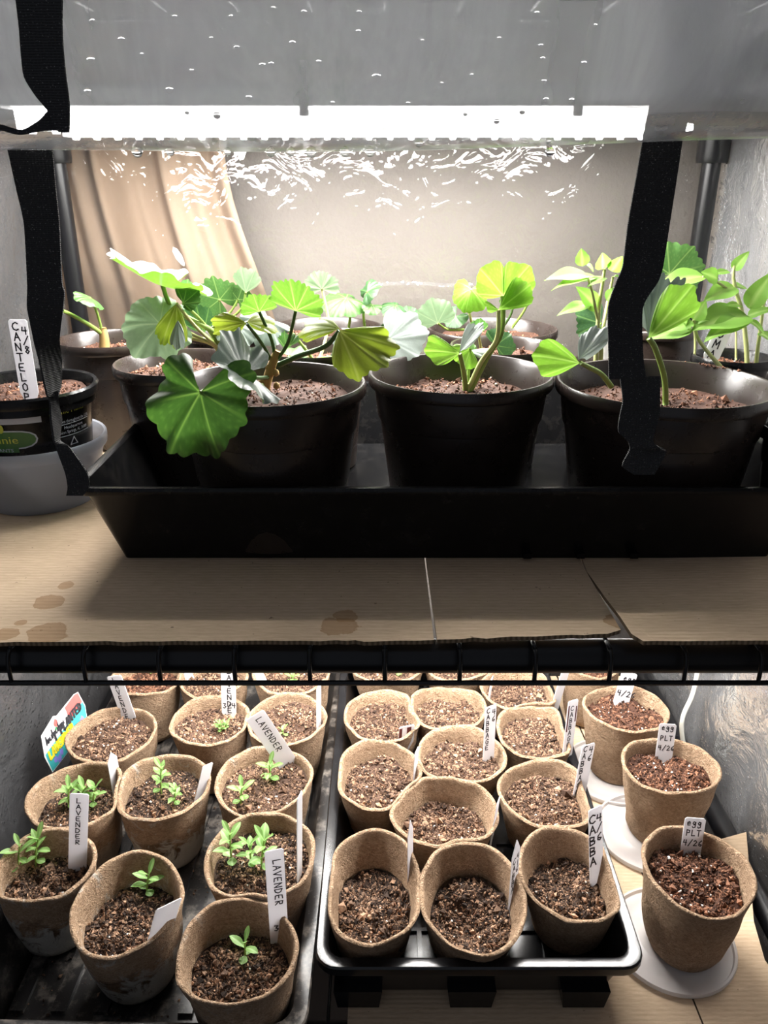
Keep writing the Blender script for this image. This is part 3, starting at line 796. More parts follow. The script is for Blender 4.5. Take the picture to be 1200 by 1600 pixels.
def plant_tag(base, top, d_or_z, label, width=.0145, yaw=0.0, lean=0.0, words=None, group=None, mode='z', bury=.012, pointed=False, marks=None, roll_=0.0, mat=None):
    """flat white plastic stake. base/top in photo pixels; base sits at height z (mode z) or depth d"""
    Bp = at_z(*base, d_or_z) if mode == 'z' else at_d(*base, d_or_z)
    Tp = at_d(*top, Bp[1] + lean)
    ax = nrm(Tp - Bp); wv = V(math.cos(yaw), math.sin(yaw), 0); wv = nrm(wv - ax*np.dot(wv, ax)); n = np.cross(wv, ax)
    cd = V(0, 0, CAMZ) - Bp
    if np.dot(n, cd) < 0: n = -n
    ux = nrm(np.cross(ax, n))
    L = np.linalg.norm(Tp - Bp); hw = width/2; th = .0007
    if pointed: out = [(-hw, 0), (-hw, L*.80), (0, L), (hw, L*.80), (hw, 0), (hw*.35, -bury), (-hw*.35, -bury)]
    else: out = [(-hw, 0), (-hw, L - .0015), (-hw + .0015, L), (hw - .0015, L), (hw, L - .0015), (hw, 0), (hw*.35, -bury), (-hw*.35, -bury)]
    F_ = np.array([Bp + ux*x + ax*y + n*th/2 for x, y in out]); B_ = np.array([Bp + ux*x + ax*y - n*th/2 for x, y in out]); k_ = len(out)
    b = MB(); b.add(F_); b.add(B_); b.ngon(list(range(k_))[::-1]); b.ngon([k_ + i for i in range(k_)])
    b.add(np.concatenate([F_, B_]), quads=[(i, (i + 1) % k_, (i + 1) % k_ + k_, i + k_) for i in range(k_)])
    o = b.build('plant_tag', mat or M['white'], smooth=False, origin=tuple(Bp)); tag(o, label, 'tag', group)
    if words or marks:
        b = MB(); nn = n
        for wd in (words or []):
            # (text, style, start fraction from top, lateral -1..1, letter height)
            txt, style, f0, lat, hgt = wd
            if style == 'stack':
                p = Bp + ax*(L - f0*L - hgt) + ux*(lat*hw - hgt*.35); strokes(b, txt, p, ux, ax, nn, hgt, hgt*.72, -ax*hgt*1.32, hgt*.16)
            elif style == 'row':
                p = Bp + ax*(L - f0*L - hgt) + ux*(lat*hw); strokes(b, txt, p, ux, ax, nn, hgt, hgt*.62, ux*hgt*.86, hgt*.16)
            elif style == 'down':       # reading down the stake, letter tops to the right
                p = Bp + ax*(L - f0*L) + ux*(lat*hw); strokes(b, txt, p, -ax, ux, nn, hgt, hgt*.72, -ax*hgt*1.05, hgt*.15)
        for (f0, f1, lat, lw) in (marks or []):
            a = Bp + ax*(L - f0*L) + ux*lat*hw; c_ = Bp + ax*(L - f1*L) + ux*lat*hw; sd = ux*lw/2
            q = [a - sd, c_ - sd, c_ + sd, a + sd]; b.add([x + nn*.0005 for x in q] + [x + nn*.0001 for x in q], quads=[(0, 1, 2, 3), (7, 6, 5, 4), (0, 4, 5, 1), (1, 5, 6, 2), (2, 6, 7, 3), (3, 7, 4, 0)], m=1)
        b.build('handwriting', [M['ink'], M['maroon']], o, smooth=False, origin=tuple(Bp))
    return o


# ================================================================= leaves


def fan_leaf(parent, O, P, T, Nh, mat, span=160, cup=0.0, fold=0.0, wave=.05, droop=0.0, lobes=7, scal=.05, pleat=.014, aspect=1.0, name='leaf', seed=None, R=None, back=.78):
    """round scalloped leaf with radiating veins; P where the stalk joins, T the tip"""
    g = np.random.default_rng(seed if seed is not None else int(abs(P[0]*9e4 + T[0]*7e4 + T[2]*5e4)) % 99991)
    P = np.asarray(P, float); T = np.asarray(T, float); R = R or np.linalg.norm(T - P)
    e1 = nrm(T - P); n = np.asarray(Nh, float); n = nrm(n - e1*np.dot(n, e1)); e2 = np.cross(n, e1)
    sp = math.radians(span); na, nr = 119, 15
    th = np.linspace(-sp, sp, na); rr = np.linspace(0, 1, nr)**.85
    ph = g.uniform(0, 6.28, 4)
    k = lobes
    out = 1 - (1 - back)*(np.abs(th)/PI)**1.5
    u = (th/sp*.5 + .5)*k
    out = out*(1 + .045*np.cos((u - .5)*2*PI)*1.0) * (1 + scal*np.abs(np.sin(u*3*PI + ph[0]*.2)) - scal*.5) * (1 + .03*np.sin(th*2.3 + ph[1]))
    edge = np.clip((sp - np.abs(th))/.12, 0, 1); out *= .82 + .18*np.sqrt(edge)
    if span < 130:                                        # half-folded blades keep a rounded outline
        q = min(1.0, (130 - span)/60); out *= (1 - q) + q*(1 - np.abs(th/sp)**3.2*.86)**.75
    out *= 1 + .05*np.sin(th*1.7 + ph[3]) + .03*np.sin(th*4.1 + ph[2])
    X = rr[:, None]*out*np.cos(th); Y = rr[:, None]*out*np.sin(th)*aspect
    du = np.abs(((u - .5 + .5) % 1) - .5)                      # 0 at vein
    arc = du/k*2*sp*np.maximum(rr, .05)[:, None]
    tone = np.exp(-(arc/.015)**2)*(.85 - .35*rr[:, None])
    # side veins
    side = np.abs((((rr[:, None]*5.5 - du*2.4)) % 1) - .5); tone = np.maximum(tone, .16*np.exp(-(side/.09)**2)*np.clip(rr[:, None]*2 - .3, 0, 1))
    tone[0] = 1
    r2 = rr[:, None]**2
    Z = cup*r2 + fold*np.abs(Y) - droop*np.clip(X, 0, 2)**2 + pleat*np.cos(u*2*PI)*-rr[:, None] + wave*r2*np.sin(th*3 + ph[2]) + wave*.9*rr[:, None]**3*np.sin(th*7 + ph[3]) + wave*.35*rr[:, None]**4*np.sin(th*17 + ph[0]) - (.05 + .04*np.sin(th*2 + ph[1]))*rr[:, None]**5 - .012*np.exp(-(arc/.03)**2)*rr[:, None]
    G = P + R*(X[..., None]*e1 + Y[..., None]*e2 + Z[..., None]*n)
    b = MB(); b.grid(G, tone=tone)
    return b.build(name, mat, parent, origin=O)


def stalk(parent, O, pts, r0, r1, mat, name='petiole', n=16):
    c = curve(pts, n); b = MB(); b.tube(c, np.linspace(r0, r1, n), 8); return b.build(name, mat, parent, origin=O)


def oval_mesh(name, mat, wd=.36, arch=.25, fold=.12, tipx=.55, serr=0.0):
    """unit leaflet along +X, face up +Z"""
    t = np.linspace(0, 1, 13); s = np.linspace(-1, 1, 7)
    w_ = wd*(np.sin(PI*t**1.35)**.75 if tipx > .7 else np.sin(PI*t**.75)**.8*(1 - .25*t)) + .02*(1 - t)
    if serr: w_ = w_*(1 + serr*np.sin(t*26))
    P = np.zeros((13, 7, 3)); P[..., 0] = t[:, None]; P[..., 1] = s*w_[:, None]; P[..., 2] = -arch*t[:, None]**2 + fold*np.abs(s)*w_[:, None] + .02*np.sin(t*9)[:, None]*s
    b = MB(); b.grid(P, tone=np.repeat(np.exp(-(s/.16)**2)[None], 13, 0)*.8)
    o = b.build(name, mat); me = o.data; bpy.data.objects.remove(o); return me


OV = {'tom': oval_mesh('leaf', M['tom'], .30, .22, .25), 'tomw': oval_mesh('leaf', M['tom'], .46, .12, .2, serr=.05), 'tomn': oval_mesh('leaf', M['tom'], .2, .3, .2),
      'lav': oval_mesh('leaf', M['lav'], .21, .30, .25, .9), 'lavn': oval_mesh('leaf', M['lav'], .17, .05, .3, .9), 'cot': oval_mesh('leaf', M['lav'], .40, .12, .1, .9)}


def place_oval(parent, O, kind, P, T, Nh, scale=1.0):
    P = np.asarray(P, float); T = np.asarray(T, float); L = np.linalg.norm(T - P)*scale
    e1 = nrm(T - P); n = np.asarray(Nh, float); n = nrm(n - e1*np.dot(n, e1)); e2 = np.cross(n, e1)
    o = bpy.data.objects.new('leaf', OV[kind]); COL.objects.link(o); o.parent = parent
    Mx = Matrix(((e1[0], e2[0], n[0], 0), (e1[1], e2[1], n[1], 0), (e1[2], e2[2], n[2], 0), (0, 0, 0, 1)))
    o.matrix_local = Matrix.Translation(Vector(P - np.asarray(O, float))) @ Mx @ Matrix.Scale(L, 4)
    return o


def seedling(parent, O, base, h, lean=(0, 0), pairs=4, leaf=.014, cot=True, seed=0, open_=.7):
    """young lavender: a thin stem with narrow leaf pairs and round seed leaves"""
    g = np.random.default_rng(seed); base = np.asarray(base, float)
    top = base + V(lean[0], lean[1], h)
    mid = base + V(lean[0]*.3, lean[1]*.3, h*.5)
    c = curve([base - V(0, 0, .004), base, mid, top], 14); b = MB(); b.tube(c, np.linspace(.0011, .0007, 14), 7)
    s = b.build('seedling', M['stem'], parent, origin=O); a0 = g.uniform(0, PI)
    if cot:
        p = base + (mid - base)*.55
        for q in (0, PI): a = a0 + q + g.normal()*.2; place_oval(s, O, 'cot', p, p + leaf*.62*V(math.cos(a), math.sin(a), .15), (0, 0, 1))
    for i in range(pairs):
        f = (i + 1)/pairs; p = base + (top - base)*(.30 + .70*f); a1 = a0 + PI/2*(i + 1) + g.normal()*.25
        ln = leaf*(1.0 - .25*abs(f - .6))*g.uniform(.85, 1.15); up = .35 + open_*f*1.1
        for q in (0, PI):
            a = a1 + q + g.normal()*.15
            place_oval(s, O, 'lav' if f < .8 else 'lavn', p, p + ln*nrm(V(math.cos(a), math.sin(a), up)), V(-math.cos(a)*.6, -math.sin(a)*.6, 1))
    return s


# ================================================================= peat pots on the lower shelf
# bbox of the rim in the photo (x0, x1, y0, y1), rim height, base height, soil depth, ...
LZ, CZ, RZZ = .087, .081, .090
LB, CB, RB_ = .0076, CT0 + .0068, .0037
POTS = dict(
    L1=(102, 245, 1103, 1191), L2=(172, 284, 1030, 1087), L3=(264, 391, 1087, 1165), L4=(276, 388, 1032, 1089), L5=(384, 512, 1084, 1164), L6=(393, 518, 1020, 1084), L7=(38, 198, 1189, 1296), L8=(178, 329, 1177, 1283),
    L9=(336, 488, 1164, 1276), L10=(-16, 149, 1294, 1413), L11=(107, 288, 1331, 1496), L12=(321, 493, 1268, 1410), L13=(276, 465, 1400, 1577),
    C1=(547, 665, 1005, 1067), C2=(662, 768, 1003, 1064), C3=(752, 874, 1040, 1112), C5=(538, 660, 1076, 1160), C6=(634, 763, 1071, 1140), C7=(775, 902, 1096, 1186), C8=(652, 790, 1132, 1229),
    C9=(523, 660, 1155, 1268), C10=(608, 781, 1212, 1325), C11=(778, 934, 1185, 1296), C12=(502, 661, 1297, 1480), C13=(655, 823, 1313, 1494), C14=(811, 980, 1289, 1444),
    R0=(878, 972, 1002, 1058), R1=(910, 1046, 1071, 1143), R2=(971, 1128, 1152, 1241), R3=(1003, 1183, 1288, 1434))


def solve(bb, z):
    x0, x1, y0, y1 = bb; tgt = V(x0, x1, y0, y1); th = np.linspace(0, 2*PI, 49)[:-1]
    c = at_z((x0 + x1)/2, (y0 + y1)/2, z); p = V(c[0], c[1], .045, .045)

    def f(p):
        q = proj(np.stack([p[0] + p[2]*np.cos(th), p[1] + p[3]*np.sin(th), np.full(48, z)], -1)); return V(q[:, 0].min(), q[:, 0].max(), q[:, 1].min(), q[:, 1].max())
    for _ in range(8):
        r = f(p) - tgt; J = np.zeros((4, 4))
        for i in range(4):
            e = np.zeros(4); e[i] = 1e-5; J[:, i] = (f(p + e) - f(p))/1e-5
        p = p - np.linalg.solve(J, r)
    return p


NA = 64
TH = np.arange(NA)*2*PI/NA
shape = {}
for kk, bb in POTS.items():
    z = {'L': LZ, 'C': CZ, 'R': RZZ}[kk[0]]
    X, Y, a, b_ = solve(bb, z)
    a = min(max(a, .036), .056); b_ = min(max(b_, .036), .062)
    g = np.random.default_rng(len(kk)*31 + sum(map(ord, kk)))
    r = 1/np.sqrt((np.cos(TH)/a)**2 + (np.sin(TH)/b_)**2)
    r = r*(1 + .014*np.sin(2*TH + g.uniform(0, 6)) + .013*np.sin(3*TH + g.uniform(0, 6)) + .007*np.sin(5*TH + g.uniform(0, 6)))
    shape[kk] = [X, Y, r]
for it in range(30):                                   # soft pots squeeze one another where they touch
    keys = list(shape)
    for i in keys:
        for j in keys:
            if i == j: continue
            xi, yi, ri = shape[i]; xj, yj, rj = shape[j]
            if math.hypot(xi - xj, yi - yj) > .13: continue
            px_ = xi + ri*np.cos(TH) - xj; py_ = yi + ri*np.sin(TH) - yj
            dd = np.hypot(px_, py_); an = np.arctan2(py_, px_) % (2*PI)
            Rj = np.interp(an, np.append(TH, 2*PI), np.append(rj, rj[0])) + .0008
            pen = np.clip(Rj - dd, 0, None)
            shape[i][2] = ri - pen*.55
        if i[0] == 'C':                                # and stay inside the cell tray's walls
            xi, yi, ri = shape[i]
            lim = np.where(np.cos(TH) < -.05, (xi + .0430)/np.maximum(-np.cos(TH), 1e-3), np.where(np.cos(TH) > .05, (.1960 - xi)/np.maximum(np.cos(TH), 1e-3), 9))
            shape[i][2] = np.minimum(ri, np.maximum(lim/.93, .028))
for kk in shape:
    r = shape[kk][2]
    for _ in range(2): r = .5*r + .25*np.roll(r, 1) + .25*np.roll(r, -1)
    shape[kk][2] = r


def peat_pot(kk, label, group, sdepth, smat, pmat, kinds=None, **so):
    X, Y, r = shape[kk]; zr = {'L': LZ, 'C': CZ, 'R': RZZ}[kk[0]]; zb = {'L': LB, 'C': CB, 'R': RB_}[kk[0]]
    O = (X, Y, zb); t = empty('peat_pot', O, label, 'pot', group)
    g = np.random.default_rng(sum(map(ord, kk))*7 + 1); H = zr - zb
    tf = .66 if kk[0] == 'C' else .70
    rb = tf*np.full(NA, r.mean())*.6 + tf*r*.4
    wv = Waves(20, 60, 300, 3, int(g.integers(1e6)))

    oy = max(0.0, .462 - (Y - rb.mean())) if kk in ('C12', 'C13', 'C14') else 0.0

    def R(f): return rb + (r - rb)*f**.85
    prof = [(0.0, .0)] + [(f, 0.0) for f in (.02, .1, .2, .3, .4, .5, .6, .7, .8, .88, .94)]
    rings = []
    rimz = .0016*np.sin(2*TH + g.uniform(0, 6)) + .0012*np.sin(3*TH + g.uniform(0, 6)) + .0005*np.sin(11*TH + g.uniform(0, 6))
    cs, sn = np.cos(TH), np.sin(TH)

    def ring(f, inset, dz=0.0, rough=.0006):
        q = R(f) - inset; P = np.stack([q*cs, q*sn, np.full(NA, f*H + dz) + rimz*f**4], -1)
        q2 = q + rough*wv(P + g.uniform(0, 0, 3)); P[:, 0] = q2*cs; P[:, 1] = q2*sn + oy*(1 - f)
        return P
    rings.append(ring(0, .004)); rings.append(ring(0.012, .0012))
    for f in (.1, .2, .3, .4, .5, .6, .7, .8, .9, .96): rings.append(ring(f, 0.0, 0, .0009))
    rings.append(ring(1.0, -.0006, -.0008, .0006)); rings.append(ring(1.0, .0006, .0004, .0004)); rings.append(ring(1.0, .0024, .0002, .0004)); rings.append(ring(1.0, .0034, -.0012, .0004))
    for f in (.95, .88, .8, .7, .6, .5): rings.append(ring(f, .0034, 0, .0006))
    b = MB(); b.grid(np.array(rings) + V(*O), closed_v=True, flip=True); b.ngon(list(range(NA)))
    b.build('cup', pmat, t, origin=O, autosmooth=70)
    zs = zr - sdepth; fs = (zs - zb)/H; ri = R(fs) - .0026
    s_, hz = soil(t, O, X, Y, lambda a: float(np.interp(a % (2*PI), np.append(TH, 2*PI), np.append(ri, ri[0]))), zs, smat, **so)
    return t, O, hz, zs


GL_, GC_, GR_ = 'peat pots in the long left tray', 'peat pots in the cell tray', 'eggplant pots on the right'
dry, wet, red = M['soil_dry'], M['soil_wet'], M['soil_red']
pd, pw, pm = M['peat_dry'], M['peat_wet'], M['peat_mid']
INFO = dict(
    L1=('peat pot of bare soil beside the colourful planting label, lavender tag at its back', GL_, .012, dry, pd, dict(perl=34, chips=14)),
    L2=('half-hidden peat pot in the back left corner of the long left tray', GL_, .012, red, pd, dict(perl=14)),
    L3=('peat pot with one fine ferny sprout and an upright lavender tag', GL_, .012, dry, pd, dict(perl=22)),
    L4=('half-hidden peat pot behind the shelf wires, directly behind the ferny sprout pot', GL_, .012, dry, pd, dict(perl=14)),
    L5=('peat pot with a small sprout and a thin edge-on tag beside the tray divider', GL_, .013, dry, pd, dict(perl=8, slope=(0, .06))),
    L6=('half-hidden peat pot with a sprout in the back row beside the tray divider', GL_, .012, dry, pd, dict(perl=8)),
    L7=('wide peat pot with two sprout clumps in front of the colourful planting label', GL_, .025, wet, pm, dict(perl=14)),
    L8=('stained peat pot with two leafy sprouts and a blank slanting tag', GL_, .018, wet, pw, dict(perl=14)),
    L9=('tilted peat pot with two sprouts under the leaning dark-lettered tag', GL_, .015, dry, pm, dict(perl=10, chips=18)),
    L10=('mouldy peat pot cut off by the left edge with two sprouts and a lavender tag', GL_, .027, wet, pw, dict(perl=5, chips=16)),
    L11=('mouldy peat pot with one pale sprout and a short blank tag tipped inward', GL_, .030, wet, pw, dict(perl=10, chips=24)),
    L12=('peat pot with three tall sprouts and a thin edge-on tag', GL_, .018, wet, pm, dict(perl=12, chips=18)),
    L13=('dented peat pot nearest the front with one tiny sprout in dark soil', GL_, .031, wet, pm, dict(perl=4, chips=24, amp=.003)),
    C1=('half-hidden peat pot with a green sprout at the back left of the cell tray', GC_, .012, dry, pd, dict(perl=12)),
    C2=('half-hidden peat pot of bare soil at the back middle of the cell tray', GC_, .012, dry, pd, dict(perl=6)),
    C3=('peat pot of bare soil just below the shelf wire with a tag at each side', GC_, .014, dry, pd, dict(perl=12)),
    C5=('peat pot of pale soil with a stubby tag bearing two dark red marks', GC_, .015, dry, pd, dict(perl=8)),
    C6=('peat pot of bare soil between the red-marked tag pot and the shelf wire', GC_, .015, dry, pd, dict(perl=10)),
    C7=('peat pot of bare soil with the cabbage tag striped dark red', GC_, .015, dry, pd, dict(perl=10)),
    C8=('peat pot of bare soil with an upright cabbage tag, mid cell tray', GC_, .015, dry, pd, dict(perl=9)),
    C9=('peat pot of bare soil in front of the pot with the red-marked tag', GC_, .018, dry, pd, dict(perl=8)),
    C10=('broad peat pot of bare soil directly behind the two front middle pots', GC_, .026, dry, pd, dict(perl=9, chips=22)),
    C11=('peat pot of crumbly soil with a tilted cabbage tag near the clear lids', GC_, .016, dry, pd, dict(perl=14)),
    C12=('deep peat pot at the front left corner of the cell tray', GC_, .033, wet, pd, dict(perl=8, chips=30, amp=.0035)),
    C13=('deep peat pot with twigs and perlite at the front middle of the cell tray', GC_, .033, wet, pd, dict(perl=14, chips=26, amp=.0035)),
    C14=('deep peat pot at the front right of the cell tray with a tall cabbage tag', GC_, .029, wet, pd, dict(perl=12, chips=26, amp=.003)),
    R0=('half-hidden peat pot farthest back in the column on the right', GR_, .012, red, pd, dict(perl=8)),
    R1=('eggplant peat pot of red-brown soil just below the shelf wire on the right', GR_, .012, red, pd, dict(perl=26)),
    R2=('eggplant peat pot, the middle one standing on a clear lid', GR_, .016, red, pd, dict(perl=30, slope=(-.05, 0))),
    R3=('eggplant peat pot nearest the front on a clear lid', GR_, .020, red, pd, dict(perl=34, slope=(-.06, 0))))
POT = {}
for kk, (lab, gr, sd, sm, pmt, so) in INFO.items():
    big = kk in ('L10', 'L11', 'L12', 'L13', 'C12', 'C13', 'C14', 'R3', 'C10', 'C11')
    so = dict(crumbs=3000 if big else 1900, chips=10, amp=.0030 if big else .0024) | so
    POT[kk] = peat_pot(kk, lab, gr, sd, sm, pmt, **so)

# seedlings: (pot, px, py of the base, height m, lean, pairs, leaf length, seed)
SEED = [('L3', 344, 1141, .010, (0, 0), 5, .008, 1), ('L3', 352, 1139, .008, (.002, 0), 4, .007, 2), ('L5', 442, 1148, .008, (0, 0), 2, .010, 3), ('L6', 457, 1062, .008, (0, 0), 3, .010, 4),
        ('L7', 108, 1262, .022, (.002, .003), 4, .016, 5), ('L7', 125, 1258, .020, (.006, .002), 4, .015, 6), ('L7', 146, 1262, .020, (.004, .004), 3, .014, 7),
        ('L8', 252, 1240, .030, (.002, .004), 5, .014, 8), ('L8', 273, 1258, .018, (.002, .002), 4, .012, 9), ('L9', 422, 1220, .018, (0, .003), 3, .016, 10), ('L9', 376, 1256, .017, (.002, .003), 3, .014, 11),
        ('L10', 30, 1362, .028, (.004, .003), 3, .016, 12), ('L10', 56, 1352, .030, (.005, .004), 5, .015, 13), ('L11', 230, 1398, .020, (.003, .003), 3, .015, 14),
        ('L12', 362, 1350, .032, (0, .004), 4, .017, 15), ('L12', 392, 1348, .022, (0, .002), 3, .014, 16), ('L12', 408, 1356, .034, (.004, .003), 4, .018, 17), ('L13', 384, 1500, .016, (0, .003), 2, .014, 18),
        ('C1', 624, 1052, .012, (0, 0), 2, .014, 19), ('L2', 240, 1052, .010, (0, 0), 2, .009, 20)]
for (kk, px, py, h, ln, pr, lf, sd) in SEED:
    t, O, hz, zs = POT[kk]; p = at_z(px, py, zs); p[2] = float(hz(p[0], p[1]))
    seedling(t, O, p, h, ln, pr, lf, seed=sd, open_=.8)

# ================================================================= plant tags on the lower shelf
GT = 'white plant tags'


def ptag(kk, base, top, label, **kw): return plant_tag(base, top, POT[kk][3] + .001, label, group=GT, **kw)


ptag('L1', (201, 1121), (178, 1056), 'white tag lettered LAVENDER at the back rim of the pot beside the colourful label', lean=.008, width=.019, yaw=-.25, words=[('LAVENDE', 'stack', .04, -.15, .0058)])
ptag('L3', (358, 1113), (356, 1040), 'white upright lavender tag behind the fine ferny sprout', lean=.008, width=.0165, yaw=.05, words=[('LAVENDER', 'stack', .06, .1, .0062), ('3/4', 'row', .80, -.8, .006)])
ptag('L4', (297, 1062), (286, 1038), 'white tag stub behind the shelf wires in the half-hidden pot', width=.011, yaw=.5)
ptag('L6', (410, 1065), (397, 1040), 'white tag stub leaning behind the shelf wires near the tray divider', width=.011, yaw=.5)
ptag('L5', (498, 1138), (498, 1072), 'thin white tag seen edge-on in the pot beside the tray divider', width=.014, yaw=1.30)
ptag('L7', (184, 1236), (173, 1175), 'thin white pointed tag seen edge-on between the two sprouting pots', width=.013, yaw=1.15, pointed=True)
ptag('L8', (312, 1248), (325, 1194), 'blank white tag slanting at the right rim of the stained two-sprout pot', lean=.008, width=.015, yaw=1.0)
ptag('L9', (452, 1196), (398, 1117), 'shaded white tag leaning far over with dark lettering', width=.020, yaw=.35, lean=-.012, words=[('LAVENDER', 'down', .07, -.2, .0062)])
ptag('L10', (121, 1356), (124, 1240), 'white lavender tag standing beside the pot cut off by the left edge', width=.016, yaw=.1, words=[('LAVENDER', 'stack', .06, -.05, .0052)])
ptag('L11', (246, 1476), (264, 1412), 'short blank white tag tipped inward in the mouldy pot', width=.0215, yaw=.65, lean=-.012)
ptag('L12', (468, 1368), (468, 1242), 'long thin white tag seen edge-on beside the three tall sprouts', width=.013, yaw=1.35)
ptag('L13', (437, 1472), (428, 1328), 'tall lavender tag in the dented front pot', width=.0150, yaw=.25, words=[('LAVENDER', 'down', .10, -.2, .0060), ('3/', 'row', .80, -.5, .006)])
ptag('C5', (634, 1160), (636, 1134), 'stubby white tag with two dark red marks', width=.018, yaw=.35, marks=[(.1, .9, -.8, .0035), (.1, .75, .3, .005)])
ptag('C8', (763, 1186), (767, 1103), 'white cabbage tag upright in the pot in the middle of the cell tray', lean=.008, width=.0155, yaw=.6, words=[('CABBAGE', 'stack', .03, -.45, .0055), ('46', 'stack', .08, .55, .006)])
ptag('C9', (648, 1219), (651, 1172), 'thin white tag edge-on between two pots near the red-marked tag', width=.014, yaw=1.25)
ptag('C7', (886, 1180), (896, 1094), 'white cabbage tag with dark red stripes', lean=.008, width=.0145, yaw=.55, words=[('CABBAGE', 'stack', .10, -.1, .0055)], marks=[(.08, .55, -.75, .0016), (.12, .40, .75, .0016)])
ptag('C3', (764, 1094), (769, 1059), 'thin white tag edge-on at the left rim of the pot below the shelf wire', width=.012, yaw=1.2)
ptag('C3', (866, 1108), (884, 1048), 'blank white tag leaning right behind the striped cabbage tag', width=.0125, yaw=.5)
ptag('C10', (768, 1312), (779, 1250), 'thin white tag edge-on at the right rim of the broad pot', width=.014, yaw=1.2)
ptag('C12', (641, 1380), (641, 1281), 'thin white tag edge-on in the deep front left pot of the cell tray', width=.013, yaw=1.20, pointed=True)
ptag('C11', (905, 1240), (920, 1163), 'white cabbage tag tilted right near the clear lids', lean=.008, width=.0180, yaw=.55, words=[('CABBAGE', 'stack', .02, -.45, .0062), ('46', 'stack', .06, .5, .0068)])
ptag('C13', (800, 1412), (808, 1312), 'white cabbage tag turned sideways between the front middle and front right pots', width=.0150, yaw=.95, pointed=True, words=[('CABBA', 'stack', .26, -.35, .0062), ('416', 'stack', .24, .5, .0058)])
ptag('C14', (932, 1378), (930, 1262), 'tall white cabbage tag in the front right pot of the cell tray', lean=.008, width=.0150, yaw=.45, words=[('CABBA', 'stack', .08, -.5, .0085), ('4/6', 'stack', .10, .5, .0075)])
ptag('R1', (970, 1098), (984, 1051), 'white eggplant tag crossing the shelf wire', lean=.008, width=.0185, yaw=.0, words=[('egg', 'row', .12, -.55, .006), ('4/26', 'row', .60, -.8, .0065)])
ptag('R2', (1037, 1182), (1044, 1131), 'white eggplant tag in the middle lid pot', lean=.008, width=.0180, yaw=.0, words=[('egg', 'row', .04, -.7, .0054), ('PLT', 'row', .36, -.7, .0054), ('4/26', 'row', .66, -.8, .0052)])
ptag('R3', (1079, 1330), (1087, 1278), 'white eggplant tag in the front lid pot', lean=.008, width=.0190, yaw=.0, words=[('egg', 'row', .06, -.75, .0056), ('PLT', 'row', .36, -.7, .0056), ('4/26', 'row', .66, -.85, .0054)])

# clear deli lids under the right-hand pots
k = N('frosted_clear_plastic')
gls = k.pbr((.72, .68, .66), .35, None, .5); trp = k.n('ShaderNodeBsdfTransparent', {'Color': (.95, .95, .96)})
M['lid'] = k.done(k.n('ShaderNodeMixShader', {0: .62, 1: trp.outputs[0], 2: gls.outputs[0]}))
for kk, r, dx, dy, lab in (('R1', .056, -.006, -.004, 'frosted clear lid under the eggplant pot just below the shelf wire'), ('R2', .056, -.012, -.004, 'frosted clear lid under the middle eggplant pot'),
                           ('R3', .0560, -.011, .000, 'frosted clear lid with a raised edge under the front eggplant pot')):
    X, Y, _ = shape[kk]
    b = MB(); b.lathe([(0, 0), (r - .004, 0), (r - .001, .001), (r, .0045), (r - .0008, .0060), (r - .0028, .0058), (r - .004, .0028), (r - .011, .0028), (r - .012, .0022), (r*.55, .0022), (r*.53, .0029), (r*.5, .0029), (0, .0029)], (0, 0, .0003), 56)
    o = b.build('saucer', M['lid'], autosmooth=50); o.location = (X + dx, Y + dy, 0)
    if kk == 'R3':
        for i in range(5): pass
    tag(o, lab, 'saucer', 'clear lids used as saucers')

# colourful planting label leaning on the left cover
A_, D_, C_ = at_d(121, 1079, .735), at_d(64, 1150, .690), at_d(82, 1207, .675)
uu, vv = A_ - D_, C_ - D_; nn = nrm(np.cross(uu, vv)); cd = V(0, 0, CAMZ) - D_
if np.dot(nn, cd) < 0: nn = -nn
pc = lambda u, v, l=0.0: D_ + uu*u + vv*v + nn*l
M['teal'] = simple('teal_print', (.05, .42, .44), .3); M['redp'] = simple('coral_red_print', (.80, .11, .10), .3); M['yel'] = simple('yellow_print', (.85, .75, .03), .4)
M['purp'] = simple('violet_print', (.22, .20, .62), .4); M['gre'] = simple('green_print', (.06, .25, .10), .4); M['wht'] = simple('white_card', (.8, .8, .8), .35)
b = MB(); out = [(0, 0), (.35, -.10), (.42, -.02), (.9, -.02), (1.0, .04), (1.06, .5), (1.0, 1.0), (0.0, 1.0), (-.06, .5)]
Fv = np.array([pc(u, v, .0004) for u, v in out]); Bv = np.array([pc(u, v, -.0004) for u, v in out]); kk_ = len(out)
b.add(Fv); b.add(Bv); b.ngon(list(range(kk_))[::-1]); b.ngon([kk_ + i for i in range(kk_)]); b.add(np.concatenate([Fv, Bv]), quads=[(i, (i+1) % kk_, (i+1) % kk_ + kk_, i + kk_) for i in range(kk_)])
pl = b.build('planting_label', M['wht'], smooth=False, origin=tuple(D_)); tag(pl, 'colourful teal, white and red lavender planting label leaning on the side cover', 'label')


def patch(name, poly, mat, l=.0007):
    b = MB(); b.add([pc(u, v, l) for u, v in poly]); b.ngon(list(range(len(poly)))); return b.build(name, mat, pl, smooth=False, origin=tuple(D_))


